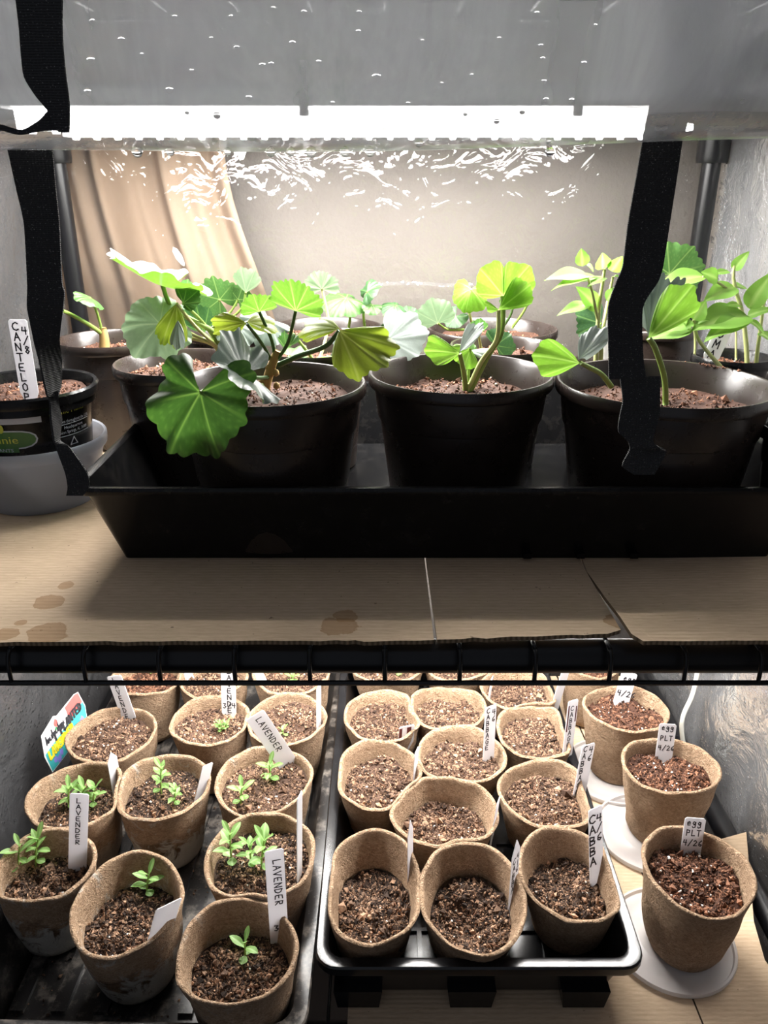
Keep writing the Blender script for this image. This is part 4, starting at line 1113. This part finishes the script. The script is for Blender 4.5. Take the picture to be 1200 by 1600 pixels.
patch('teal_field', [(-.03, .48), (.68, .40), (.70, .40), (1.02, .34), (1.05, .5), (.99, .98), (.01, .98)], M['teal'])
patch('red_corner', [(.63, .02), (.9, .0), (.99, .05), (1.02, .34), (.66, .42)], M['redp'])
for (u, v, r) in ((.90, .72, .07), (.97, .85, .06), (.82, .88, .07), (.22, .90, .06), (.30, .82, .05), (.14, .82, .05), (.92, .95, .04)):
    patch('flower_print', [(u + r*.8*math.cos(a), v + r*1.6*math.sin(a)*(1 + .25*math.cos(5*a))) for a in np.linspace(0, 2*PI, 15)[:-1]], M['purp'], .0009)
patch('rose_print', [(.36 + .045*math.cos(a), .10 + .09*math.sin(a)*(1 + .2*math.cos(4*a))) for a in np.linspace(0, 2*PI, 13)[:-1]], M['redp'], .0009)
patch('leaf_print', [(.30, .2), (.34, .17), (.37, .24), (.32, .27)], M['gre'], .0009)
Lu = np.linalg.norm(uu); Lv = np.linalg.norm(vv); eu, ev = uu/Lu, -vv/Lv
b = MB(); strokes(b, 'LAVENDER', pc(.04, .70), eu, ev, nn, Lv*.20, Lu*.062, eu*Lu*.082, Lv*.055, lift=.0012); b.build('print', M['yel'], pl, smooth=False, origin=tuple(D_))
b = MB(); strokes(b, 'I PLANTED', pc(.24, .46), eu, ev, nn, Lv*.20, Lu*.06, eu*Lu*.083, Lv*.045, lift=.0014); 
for q in range(9):                                       # thin looping script, too small to read
    u0 = .06 + q*.052
    for (a0, b0), (a1, b1) in zip([(0, .34), (.015, .12 + .1*(q % 3)), (.03, .32), (.042, .22)], [(.015, .12 + .1*(q % 3)), (.03, .32), (.042, .22), (.052, .33)]):
        A0, A1 = pc(u0 + a0, b0), pc(u0 + a1, b1); dd_ = nrm(A1 - A0); sd = np.cross(nn, dd_)*Lv*.010
        q4 = [A0 - sd, A1 - sd, A1 + sd, A0 + sd]; b.add([x + nn*.0012 for x in q4] + [x + nn*.0008 for x in q4], quads=[(0, 1, 2, 3), (7, 6, 5, 4), (0, 4, 5, 1), (1, 5, 6, 2), (2, 6, 7, 3), (3, 7, 4, 0)])
b.build('handwriting', M['ink'], pl, smooth=False, origin=tuple(D_))

# ================================================================= nursery pots on the upper shelf


def nursery_pot(name, X, Y, zrim, r, zbase, label, cat, group, soil_d=.013, taper=.72, mat=None, smat=None, perl=8, n=56, crumbs=900, lipw=.0045):
    O = (X, Y, zbase); t = empty(name, O, label, cat, group); H = zrim - zbase; m_ = mat or M['nursery']
    rb = r*taper; ro = lambda z: rb + (r - lipw - rb)*z/H
    prof = [(0, 0), (rb - .004, 0), (rb, .002), (ro(.004) + .0, .004), (ro(H*.70), H*.70), (ro(H*.705) + .0012, H*.705), (ro(H*.72) + .0015, H*.72), (r - lipw, H - .010), (r - .001, H - .0095), (r, H - .0075), (r, H - .002), (r - .0012, H), (r - .0028, H - .0003),
            (r - lipw - .0008, H - .004), (ro(H*.80) - .002, H*.80), (ro(H*.79) - .0045, H*.79), (ro(H*.55) - .0045, H*.55)]
    b = MB(); b.lathe(prof, O, n); b.build('pot', m_, t, origin=O, autosmooth=35)
    zs = zrim - soil_d; ri = ro(zs - zbase) - .001
    s_, hz = soil(t, O, X, Y, lambda a: ri, zs, smat or M['soil_red'], crumbs=crumbs, perl=perl, chips=8, amp=.002)
    return t, O, hz, zs


TZ = UD + .0040
GN = 'large dark nursery pots on the upper shelf'
pA = nursery_pot('potted_geranium', -.0868, .585, CAMZ - .140, .0735, TZ, 'leafy geranium with a big scalloped leaf hanging over its dark pot, front row', 'plant', GN, .013)
pB = nursery_pot('potted_seedling', .0610, .619, CAMZ - .140, .0735, TZ, 'bright heart-leaved seedling alone in the middle front pot', 'plant', GN, .019)
pC = nursery_pot('potted_seedling', .2170, .600, CAMZ - .143, .0825, TZ, 'two-leaved seedling in the large dark pot behind the wide hanging strap', 'plant', GN, .020, taper=.74)
b = MB(); scatter(b, np.stack([.2170 + SPILL[0], .600 + SPILL[1], np.full(60, CAMZ - .1435) + SPILL[2]*.3], -1), SPILL[2][:, None]*RNG.uniform(.6, 1.4, (60, 3)), RNG.uniform(.2, .8, 60))
o = b.build('spilled_soil', M['soil_red'], pC[0], smooth=False, origin=pC[1]); o['kind'] = 'stuff'
pD = nursery_pot('potted_geranium', -.1830, .705, CAMZ - .150, .0600, TZ, 'pale geranium with a wide flat top leaf behind the hanging scalloped leaf', 'plant', GN, .010)
pE = nursery_pot('potted_geranium', -.2870, .830, CAMZ - .152, .0560, UD + .0003, 'small sparse geranium cutting in the pot behind the left strap', 'plant', GN, .014, crumbs=500)
pF = nursery_pot('potted_geranium', -.0670, .742, CAMZ - .144, .0540, TZ, 'geranium with leaves painted with grey sheen in the pot behind the leafy front geranium', 'plant', GN, .014, crumbs=500)
pG = nursery_pot('potted_geranium', .1120, .746, CAMZ - .143, .0500, TZ, 'small curled geranium in the pot close behind the middle front pot', 'plant', GN, .012, crumbs=500)
pH = nursery_pot('potted_geranium', .1200, .882, CAMZ - .150, .0720, UD + .0003, 'geranium in the farthest back wide pot by the clear back cover', 'plant', GN, .012, crumbs=400)
pI = nursery_pot('potted_geranium', -.0650, .890, CAMZ - .150, .0640, UD + .0003, 'small dark geranium in the back pot behind the grey-sheened leaves', 'plant', GN, .012, crumbs=400)
pN = nursery_pot('potted_geranium', -.1800, .900, CAMZ - .155, .0480, UD + .0003, 'lobed green geranium at the back before the beige curtain', 'plant', GN, .012, crumbs=400)
pJ = nursery_pot('potted_geranium', .3080, .890, CAMZ - .150, .0460, UD + .0003, 'geranium with one big dark leaf at the back beside the right post', 'plant', GN, .012, crumbs=400)
pM = nursery_pot('potted_tomato', .2070, .740, CAMZ - .158, .0340, TZ, 'pale tomato seedling in the small pot behind the large strap pot', 'plant', 'tomato seedlings', .010, crumbs=300)
pK = nursery_pot('potted_tomato', .3420, .770, CAMZ - .158, .0380, UD + .0003, 'tall tomato seedlings with the roma tag beside the clear side cover', 'plant', 'tomato seedlings', .010, crumbs=300, mat=M['black'])
pL = nursery_pot('nursery_pot', .3080, .5550, CAMZ - .166, .0300, UD + .0040, 'small black pot of soil at the right edge in front of the strap pot', 'pot', None, .006, crumbs=300, mat=M['black'], taper=.62)


def pt(p): return at_d(*p)


def gleaf(pot, P, T, Nh, mat, stem=None, sm='stem', sr=(.0016, .0012), **kw):
    t, O = pot[0], pot[1]
    l = fan_leaf(t, O, pt(P), pt(T), Nh, M[mat], **kw)
    if stem: stalk(l, O, [pt(s) for s in stem] + [pt(P)], sr[0], sr[1], M[sm])
    return l


# front geranium
t, O = pA[0], pA[1]
b = MB(); b.tube(curve([pt((414, 640, .603)), pt((414, 612, .603)), pt((420, 585, .602)), pt((428, 562, .602)), pt((434, 548, .602))], 14), np.linspace(.0042, .0030, 14), 9)
for (px, py) in ((409, 598), (424, 584), (432, 603), (431, 583), (420, 574)): b.lathe([(0, -.003), (.0028, -.001), (.0022, .002), (0, .0035)], pt((px, py, .601)), 7)
b.build('main_stem', M['woody'], t, origin=O)
gleaf(pA, (313, 613, .500), (298, 720, .488), (-.08, -.92, .38), 'ger_front', [(410, 602, .592), (380, 606, .555), (345, 600, .515)], 'stem', span=143, cup=-.14, wave=.10, pleat=.045, lobes=6, scal=.07, back=.66, R=.0430, aspect=.88)
gleaf(pA, (384, 582, .520), (322, 556, .500), (0, -.62, .78), 'ger_grey', [(418, 590, .598), (400, 590, .565)], 'stem_dk', span=150, cup=.10, fold=.22, wave=.08, back=.85, R=.029)
gleaf(pA, (462, 486, .585), (469, 438, .575), (0, -.95, .30), 'ger_mid', [(434, 560, .602), (450, 535, .598)], 'stem_dk', span=92, cup=.12, droop=.1, wave=.05, lobes=6, scal=.09, pleat=.06)
gleaf(pA, (405, 487, .590), (396, 460, .580), (0, -.9, .4), 'ger_mid', [(430, 558, .602), (424, 530, .600)], 'stem_dk', span=95, cup=.1, lobes=5, scal=.09, pleat=.06)
gleaf(pA, (385, 505, .580), (330, 504, .575), (0, -.70, .70), 'ger_yellow', [(422, 560, .602), (408, 535, .595)], 'stem_dk', span=48, droop=.25, lobes=4)
gleaf(pA, (386, 503, .590), (432, 500, .600), (0, -.70, .70), 'ger_yellow', span=52, droop=.2, lobes=4)
gleaf(pA, (530, 516, .570), (598, 574, .545), (.30, -.80, .5), 'ger_yellow', [(436, 570, .602), (470, 555, .592), (510, 540, .575)], 'stem_dk', span=62, fold=.15, droop=.0, wave=.06, lobes=5, sr=(.0022, .0016))
gleaf(pA, (531, 514, .572), (472, 500, .585), (0, -.72, .68), 'ger_yellow', span=40, droop=.25, lobes=4)
gleaf(pA, (532, 512, .575), (606, 540, .575), (.2, -.30, .93), 'grey_sheen', span=40, droop=.18, lobes=4)
gleaf(pA, (447, 545, .600), (450, 518, .605), (.5, -.8, .3), 'ger', span=60, lobes=4, scal=.14, R=.012)
gleaf(pA, (452, 540, .600), (464, 520, .605), (-.5, -.8, .3), 'ger', span=50, lobes=4, scal=.14, R=.011)

# geranium behind left
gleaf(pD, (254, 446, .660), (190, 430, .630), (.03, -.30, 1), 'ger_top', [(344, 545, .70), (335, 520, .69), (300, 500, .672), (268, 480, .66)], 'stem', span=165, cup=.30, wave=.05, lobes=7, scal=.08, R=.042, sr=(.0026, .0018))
gleaf(pD, (250, 506, .645), (198, 530, .635), (-.25, -.93, .30), 'ger_pale', [(340, 540, .70), (300, 522, .67), (268, 498, .65)], 'stem_pale', span=150, cup=-.12, wave=.09, lobes=6, R=.030)
gleaf(pD, (276, 474, .640), (262, 545, .630), (.15, -.95, .2), 'ger_yellow', [(342, 543, .70), (310, 515, .67), (285, 486, .645)], 'stem_pale', span=38, fold=-.35, lobes=4, wave=.05)
gleaf(pD, (278, 500, .636), (280, 546, .628), (-.2, -.95, .2), 'grey_sheen', span=30, fold=.3, lobes=4)
gleaf(pD, (286, 474, .655), (316, 452, .655), (0, -.9, .4), 'ger', [(345, 545, .70), (318, 505, .68)], 'stem', span=85, cup=.3, fold=.2, lobes=5, R=.018)
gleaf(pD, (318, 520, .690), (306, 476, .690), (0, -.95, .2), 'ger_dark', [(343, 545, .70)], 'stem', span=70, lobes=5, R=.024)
gleaf(pD, (372, 510, .690), (395, 545, .67), (.1, -.7, .6), 'ger_grey', [(346, 545, .70)], 'stem_pale', span=110, lobes=5, R=.024)
b = MB(); b.lathe([(0, 0), (.0016, .002), (.0028, .008), (.0022, .014), (0, .017)], (0, 0, 0), 9)
o = b.build('flower_bud', M['white'], pD[0]); o.location = Vector(pt((288, 416, .665)) - V(*pD[1])); o.rotation_euler = (0.1, -.45, 0)
b = MB(); b.tube(curve([pt((344, 552, .70)), pt((338, 540, .70)), pt((320, 532, .695)), pt((290, 526, .685))], 10), np.linspace(.0034, .0022, 10), 8); b.build('main_stem', M['stem_pale'], pD[0], origin=pD[1])

# cutting behind the left strap
gleaf(pE, (142, 466, .810), (122, 462, .79), (.25, -.55, .8), 'ger', [(160, 520, .83), (152, 490, .82)], 'stem', span=165, cup=-.25, lobes=5, R=.0175, fold=.1)
b = MB(); b.tube(curve([pt((160, 522, .83)), pt((140, 508, .815)), pt((112, 492, .80)), pt((98, 486, .79))], 10), np.linspace(.0026, .0018, 10), 8); b.build('petiole', M['stem'], pE[0], origin=pE[1])
b = MB(); b.tube(curve([pt((163, 548, .83)), pt((163, 530, .83)), pt((160, 512, .83))], 8), np.linspace(.006, .004, 8), 9); b.build('main_stem', M['woody'], pE[0], origin=pE[1])

# leaves with painted grey sheen behind the front geranium
gleaf(pF, (606, 530, .690), (664, 538, .680), (0, -.80, .60), 'grey_sheen', [(496, 560, .742), (540, 556, .72), (580, 548, .70)], 'stem', span=118, wave=.03, lobes=6, scal=.05, back=.7, R=.0335)
gleaf(pF, (608, 540, .690), (516, 556, .680), (0, -.75, .66), 'grey_sheen', span=50, wave=.03, lobes=5, R=.050)
gleaf(pF, (503, 452, .770), (500, 422, .765), (0, -.95, .3), 'ger_pale', [(500, 560, .742), (513, 505, .76)], 'stem_pale', span=120, lobes=6, scal=.1, pleat=.06, R=.0175)
gleaf(pF, (420, 500, .720), (380, 540, .700), (0, -.75, .6), 'ger_grey', [(488, 560, .742), (455, 520, .73)], 'stem', span=120, lobes=6, R=.026)
gleaf(pF, (452, 556, .735), (480, 556, .73), (0, -.4, .9), 'ger', [(490, 562, .742)], 'stem', span=150, lobes=5, R=.018)
gleaf(pI, (541, 466, .88), (512, 476, .865), (0, -.55, .85), 'ger', [(545, 512, .89), (547, 490, .885)], 'stem', span=165, cup=-.32, lobes=6, R=.025)
gleaf(pI, (574, 456, .885), (590, 444, .88), (0, -.6, .8), 'ger_dark', [(570, 512, .89), (568, 485, .885)], 'stem', span=165, cup=-.3, fold=.3, lobes=5, R=.016)
gleaf(pI, (582, 476, .88), (574, 490, .87), (0, -.8, .5), 'ger', span=120, lobes=5, R=.013)
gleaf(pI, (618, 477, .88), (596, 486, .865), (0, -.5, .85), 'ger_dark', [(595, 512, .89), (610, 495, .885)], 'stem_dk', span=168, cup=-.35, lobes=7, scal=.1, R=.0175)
gleaf(pH, (684, 505, .86), (676, 478, .855), (-.2, -.9, .4), 'ger_pale', [(725, 515, .88), (700, 515, .87)], 'stem', span=100, lobes=5, fold=.15, R=.026)
gleaf(pH, (640, 492, .875), (655, 502, .87), (0, -.4, .9), 'ger_dark', span=160, lobes=5, R=.016)
gleaf(pH, (736, 452, .86), (728, 482, .85), (0, -.75, .66), 'ger_bright', [(740, 515, .88), (732, 480, .87)], 'stem_pale', span=150, cup=-.5, fold=-.2, lobes=5, R=.021)
gleaf(pH, (712, 494, .875), (702, 506, .87), (0, -.5, .8), 'ger_dark', span=150, lobes=5, R=.015)
gleaf(pH, (803, 470, .865), (806, 445, .86), (0, -.8, .5), 'ger', [(785, 512, .88), (798, 492, .872)], 'stem_dk', span=120, lobes=5, R=.017)
gleaf(pH, (826, 452, .865), (818, 440, .86), (0, -.5, .85), 'ger', [(800, 512, .88), (822, 480, .87)], 'stem', span=140, lobes=5, R=.012)
gleaf(pG, (748, 524, .735), (742, 500, .73), (.3, -.9, .3), 'ger', [(752, 548, .745)], 'stem_pale', span=70, fold=.4, lobes=4, R=.016)
gleaf(pG, (775, 540, .735), (790, 528, .73), (0, -.9, .4), 'ger_dark', [(765, 550, .745)], 'stem', span=110, lobes=5, R=.018)
gleaf(pG, (738, 556, .735), (722, 545, .73), (0, -.8, .5), 'ger', [(755, 552, .745)], 'stem', span=110, lobes=5, R=.014)
# lobed leaves before the curtain
gleaf(pN, (343, 468, .88), (322, 448, .87), (0, -.98, .2), 'ger', [(325, 515, .90), (338, 490, .89)], 'stem', span=168, lobes=6, scal=.13, wave=.03, R=.025)
gleaf(pN, (372, 468, .885), (378, 450, .88), (0, -.9, .3), 'ger', [(330, 515, .90), (358, 490, .89)], 'stem', span=150, lobes=5, R=.018)
gleaf(pN, (384, 457, .875), (388, 417, .87), (.15, -.97, .1), 'ger_pale', [(335, 515, .90), (375, 485, .885)], 'stem', span=62, lobes=4, R=.028)
gleaf(pN, (300, 486, .89), (290, 505, .88), (0, -.9, .3), 'ger_dark', [(318, 515, .90)], 'stem', span=120, lobes=5, R=.016)

# middle front seedling
t, O = pB[0], pB[1]
S = (732, 610, .63)
gleaf(pB, (786, 462, .628), (752, 420, .618), (.15, -.93, .3), 'ger_bright', [(734, 612, .63), (760, 560, .628), (783, 520, .626)], 'stem', span=58, wave=.03, lobes=3, scal=.02, R=.0275, sr=(.0026, .002))
gleaf(pB, (786, 462, .628), (824, 418, .618), (-.15, -.93, .3), 'ger_bright', span=55, wave=.03, lobes=3, scal=.02, R=.029)
gleaf(pB, (779, 484, .620), (828, 446, .600), (-.1, -.93, .35), 'ger_bright', [(730, 612, .63), (752, 565, .626), (776, 530, .622)], 'stem_pale', span=34, wave=.04, lobes=3, scal=.03, R=.033, sr=(.0022, .0016))
gleaf(pB, (779, 484, .620), (752, 472, .605), (.1, -.8, .6), 'ger_bright', span=30, lobes=3, R=.017)
gleaf(pB, (718, 552, .610), (664, 546, .595), (.1, -.85, .5), 'ger_bright', [(728, 614, .63), (726, 590, .625), (722, 568, .615)], 'stem', span=42, wave=.04, lobes=3, scal=.02, R=.031, sr=(.0024, .0018))
gleaf(pB, (718, 550, .612), (748, 508, .612), (-.3, -.6, .7), 'grey_sheen', span=34, fold=.3, lobes=3, R=.027)
gleaf(pB, (735, 545, .650), (715, 568, .640), (0, -.9, .3), 'ger_bright', [(730, 605, .64)], 'stem', span=80, lobes=4, R=.0185)
gleaf(pB, (735, 548, .652), (762, 552, .648), (0, -.6, .8), 'grey_sheen', span=40, lobes=3, R=.016)

# strap pot seedling
gleaf(pC, (906, 567, .560), (832, 553, .545), (.1, -.86, .5), 'ger_bright', [(955, 604, .60), (940, 585, .59), (920, 574, .575)], 'stem', span=36, wave=.04, lobes=3, scal=.02, R=.038, sr=(.0022, .0016))
gleaf(pC, (904, 562, .562), (938, 514, .575), (-.35, -.6, .7), 'grey_sheen', span=38, fold=.2, lobes=4, R=.028)
gleaf(pC, (1013, 528, .585), (1074, 456, .572), (-.3, -.92, .2), 'ger_bright', [(1040, 632, .60), (1038, 590, .598), (1024, 545, .59)], 'stem', span=32, wave=.03, lobes=3, scal=.02, R=.045, sr=(.0024, .0020))
gleaf(pC, (1013, 526, .590), (1044, 442, .605), (.25, -.6, .75), 'ger_grey', span=36, fold=.2, wave=.08, lobes=4, scal=.08, R=.046)

# back right geranium, dark leaves
gleaf(pJ, (1046, 428, .86), (1062, 382, .85), (-.1, -.95, .25), 'ger', [(1058, 515, .89), (1050, 470, .88)], 'stem', span=130, lobes=6, scal=.07, R=.034)
gleaf(pJ, (938, 505, .83), (900, 508, .82), (0, -.97, .2), 'ger_dark', [(1010, 525, .88), (970, 520, .85)], 'stem', span=110, lobes=6, scal=.09, R=.029)


def tomato(pot, stems, leaves):
    t, O = pot[0], pot[1]
    for st_, r0, r1 in stems:
        b = MB(); b.tube(curve([pt(s) for s in st_], 14), np.linspace(r0, r1, 14), 8); b.build('stem', M['stem_pale'], t, origin=O)
    for (P, T, kind, Nh) in leaves: place_oval(t, O, kind, pt(P), pt(T), Nh)


d = .735
tomato(pM, [([(930, 575, d), (933, 530, d), (936, 480, d), (942, 440, d), (945, 420, d)], .0024, .0014), ([(938, 575, d), (942, 520, d), (950, 470, d + .01), (958, 432, d + .01)], .0022, .0012), ([(934, 500, d), (926, 460, d - .01), (918, 432, d - .015)], .0016, .0010)],
       [((920, 432, d-.01), (856, 424, d-.02), 'tom', (0, -.4, 1)), ((922, 436, d-.015), (866, 434, d-.03), 'tomn', (0, -.2, 1)), ((910, 416, d-.01), (909, 388, d-.01), 'tomw', (0, -1, .1)), ((942, 420, d), (942, 397, d-.01), 'tomw', (0, -1, .1)),
        ((956, 424, d), (972, 402, d-.01), 'tomw', (0, -1, .2)), ((933, 482, d), (907, 448, d-.01), 'tom', (-.3, -.7, .6)), ((922, 476, d), (878, 478, d-.02), 'tomn', (0, -.5, .8)), ((930, 432, d), (898, 430, d-.02), 'tomn', (0, -.5, .8)),
        ((945, 434, d), (922, 436, d-.02), 'tomn', (0, -.4, .9)), ((948, 470, d), (966, 445, d+.01), 'tom', (0, -.8, .5)), ((918, 412, d), (928, 420, d-.01), 'tomn', (0, -.6, .8)), ((958, 432, d), (966, 428, d-.01), 'tomn', (0, -.8, .5))])
plant_tag((955, 570), (958, 500), .745, 'blank white tag half hidden behind the wide hanging strap', width=.0150, yaw=0, group=GT, mode='d')
d = .755
tomato(pK, [([(1168, 585, d), (1166, 540, d), (1160, 490, d), (1150, 455, d), (1146, 430, d), (1149, 408, d)], .0026, .0014), ([(1180, 585, d), (1184, 545, d), (1190, 500, d), (1196, 455, d)], .0022, .0014), ([(1125, 572, .74), (1110, 555, .735), (1090, 528, .73), (1084, 500, .73)], .0022, .0014),
            ([(1085, 560, .78), (1086, 530, .78), (1083, 500, .775)], .0012, .0010), ([(1150, 562, .79), (1150, 520, .79), (1150, 495, .785)], .0012, .001), ([(1143, 458, d), (1128, 445, d-.005), (1112, 437, d-.01), (1098, 432, d-.012)], .0014, .0009)],
       [((1146, 422, d), (1167, 394, d-.01), 'tom', (-.5, -.8, .3)), ((1140, 425, d), (1116, 421, d-.01), 'tomn', (0, -.5, .8)), ((1122, 436, d-.01), (1098, 424, d-.015), 'tomw', (0, -.8, .5)), ((1100, 432, d-.01), (1032, 434, d-.02), 'tom', (0, -.45, .9)),
        ((1148, 448, d), (1106, 461, d-.02), 'tom', (0, -.6, .8)), ((1148, 447, d), (1176, 446, d+.01), 'tomn', (0, -.6, .8)), ((1170, 482, d), (1204, 426, d-.01), 'tom', (-.4, -.8, .4)), ((1166, 492, d-.01), (1092, 498, d-.04), 'tom', (0, -.5, .85)),
        ((1168, 494, d-.01), (1116, 508, d-.05), 'tomn', (0, -.5, .85)), ((1168, 494, d), (1206, 478, d-.01), 'tom', (0, -.6, .8)), ((1084, 500, .73), (1102, 470, .725), 'tomw', (-.4, -.85, .3)), ((1082, 502, .73), (1044, 512, .72), 'tom', (0, -.55, .8)),
        ((1080, 512, .73), (1020, 520, .72), 'tom', (0, -.55, .8)), ((1085, 505, .73), (1108, 496, .725), 'tomn', (0, -.6, .8)), ((1075, 508, .73), (1068, 500, .72), 'tomw', (0, -.8, .5)), ((1190, 470, d), (1212, 452, d-.01), 'tom', (0, -.6, .8)),
        ((1186, 520, d), (1212, 530, d-.02), 'tom', (0, -.5, .8)), ((1160, 478, d), (1135, 470, d-.01), 'tomn', (0, -.5, .9)), ((1170, 500, d), (1196, 512, d-.02), 'tomn', (0, -.5, .8))])
plant_tag((1112, 556), (1140, 496), .765, 'slanting white tag lettered ROMA behind the tomato stems', width=.0165, yaw=.0, group=GT, mode='d', words=[('ROMA', 'stack', .06, -.1, .0078)])

# ================================================================= small pot in a clear tub, far left
TX, TY = -.309, .664
k = N('cloudy_tub_plastic')
gls = k.pbr((.50, .53, .60), .3, None, .5); trl = k.n('ShaderNodeBsdfTranslucent', {'Color': (.62, .65, .72)}); trp = k.n('ShaderNodeBsdfTransparent', {'Color': (.97, .97, .98)})
m1 = k.n('ShaderNodeMixShader', {0: .45, 1: gls.outputs[0], 2: trl.outputs[0]}); M['tub'] = k.done(k.n('ShaderNodeMixShader', {0: .62, 1: trp.outputs[0], 2: m1.outputs[0]}))
b = MB(); b.lathe([(0, 0), (.046, 0), (.0485, .002), (.0575, .047), (.0605, .048), (.0615, .051), (.0615, .057), (.0605, .0585), (.0588, .0575), (.0570, .050), (.0470, .004), (0, .0012)], (0, 0, 0), 60)
o = b.build('plastic_tub', M['tub'], autosmooth=40); o.location = (TX, TY, UD + .0003); tag(o, 'cloudy clear plastic tub holding the printed black pot', 'tub')
zr = CAMZ - .1605; zb = UD + .0018; O = (TX, TY, zb); t = empty('printed_nursery_pot', O, 'black printed pot of cantaloupe with green logo, sitting in the clear tub', 'pot'); H = zr - zb; r0, rb = .0605, .0435
ro = lambda z: rb + (.0545 - rb)*z/H
b = MB(); b.lathe([(0, 0), (rb - .002, 0), (rb, .002), (ro(H - .016), H - .016), (.0572, H - .0155), (.0575, H - .012), (.0568, H - .0095), (.0600, H - .009), (r0, H - .007), (r0, H - .002), (r0 - .0015, H), (r0 - .004, H - .001), (.0535, H - .008), (ro(H*.6) - .003, H*.6)], O, 60)
b.build('pot', M['black'], t, origin=O, autosmooth=35)
soil(t, O, TX, TY, lambda a: .0525, zr - .009, M['soil_red'], crumbs=600, perl=8, chips=6)
# print on the pot, wrapped round its wall; a = angle from the camera-facing direction
face = math.atan2(-TY, -TX)


def wrap(name, pieces, mat, lift=.0006):
    """pieces: list of polygons in (arc metres to the right, height) on the wall"""
    b = MB()
    for poly in pieces:
        pts = []
        for (s, z) in poly:
            r = ro(z) + lift; a = face + s/.050; pts.append((TX + r*math.cos(a), TY + r*math.sin(a), zb + z))
        n0 = b.n; b.add(pts); b.ngon([n0 + i for i in range(len(pts))])
    return b.build(name, mat, t, smooth=False, origin=O)


def blob(cx, cz, rx, rz, n=20, p=1.0): return [(cx + rx*abs(math.cos(a))**p*math.copysign(1, math.cos(a)), cz + rz*abs(math.sin(a))**p*math.copysign(1, math.sin(a))) for a in np.linspace(0, 2*PI, n + 1)[:-1]]


M['logo_g'] = simple('green_logo_print', (.045, .15, .03), .4); M['logo_w'] = simple('pale_print', (.50, .53, .60), .4); M['logo_y'] = simple('yellow_green_print', (.52, .55, .06), .4)


def strips(x0, x1, z0, z1, n=8):
    xs = np.linspace(x0, x1, n + 1); return [[(a, z0), (c_, z0), (c_, z1), (a, z1)] for a, c_ in zip(xs[:-1], xs[1:])]


def split_blob(cx, cz, rx, rz, n=10):
    xs = cx + rx*np.cos(np.linspace(PI, 0, n + 1)); f = lambda x: rz*max(0.0, 1 - ((x - cx)/rx)**4)**.5
    return [[(a, cz - f(a)), (c_, cz - f(c_)), (c_, cz + f(c_)), (a, cz + f(a))] for a, c_ in zip(xs[:-1], xs[1:])]


SH = -.0105                                 # the logo sits left of the middle of the visible side
wrap('label_bar', strips(SH - .040, SH + .018, H - .0215, H - .0150, 10), M['logo_w'])
wrap('logo_outline', split_blob(SH - .012, H - .0350, .0255, .0082), M['logo_w'])
wrap('logo', split_blob(SH - .012, H - .0350, .0242, .0070) + strips(SH - .030, SH - .002, H - .0460, H - .0415, 6), M['logo_g'], .0009)
wrap('logo_dot', split_blob(SH - .0145, H - .0250, .0042, .0040, 6), M['logo_y'], .0010)


def wrap_text(txt, s0, z0, h, mat, name, squeeze=1.0):
    cu = bpy.data.curves.new('t', 'FONT'); cu.body = txt; cu.size = h; cu.resolution_u = 2
    ob = bpy.data.objects.new('t', cu); COL.objects.link(ob)
    dg = bpy.context.evaluated_depsgraph_get(); dg.update()
    me = bpy.data.meshes.new_from_object(ob.evaluated_get(dg)); bpy.data.objects.remove(ob)
    for v in me.vertices:
        s = s0 + v.co.x*squeeze; z = z0 + v.co.y; r = ro(z) + .0013; a = face + s/.050
        v.co = (r*math.cos(a), r*math.sin(a), z)
    me.materials.clear(); me.materials.append(mat)
    o = bpy.data.objects.new(name, me); COL.objects.link(o); o.parent = t
    return o


wrap_text('Bonnie', SH - .0315, H - .0378, .0092, M['logo_y'], 'print', 1.18)
wrap_text('PLANTS', SH - .0230, H - .0452, .0040, M['logo_w'], 'print', 1.2)
wrap_text('Bonnie Plants', .0130, H - .0180, .0074, M['logo_y'], 'print', .80)
wrap_text('Grown throughout the USA', .0170, H - .0262, .0040, M['logo_w'], 'print', .74)
wrap_text('Headquarters', .0240, H - .0315, .0038, M['logo_w'], 'print', .9)
wrap_text('Union Springs, AL 36089', .0180, H - .0356, .0040, M['logo_w'], 'print', .76)
wrap('print_rule', strips(.017, .052, H - .0280, H - .0274, 6) + strips(.017, .052, H - .0382, H - .0376, 6), M['logo_w'])
tri = []
for q in range(3):
    a0, a1 = PI/2 + q*2*PI/3, PI/2 + (q + 1)*2*PI/3; cx, cz = .033, H - .0445
    A0 = (cx + .005*math.cos(a0), cz + .005*math.sin(a0)); A1 = (cx + .005*math.cos(a1), cz + .005*math.sin(a1)); B0 = (cx + .0034*math.cos(a0), cz + .0034*math.sin(a0)); B1 = (cx + .0034*math.cos(a1), cz + .0034*math.sin(a1)); tri.append([A0, A1, B1, B0])
wrap('recycling_mark', tri, M['logo_w'])
plant_tag((46, 613), (27, 499), .632, 'white tag lettered CANTELOP with a date in the printed black pot', width=.0150, yaw=0, group=GT, mode='d', words=[('CANTELOP', 'stack', .04, -.35, .0062), ('4/8', 'stack', .10, .55, .0058)])
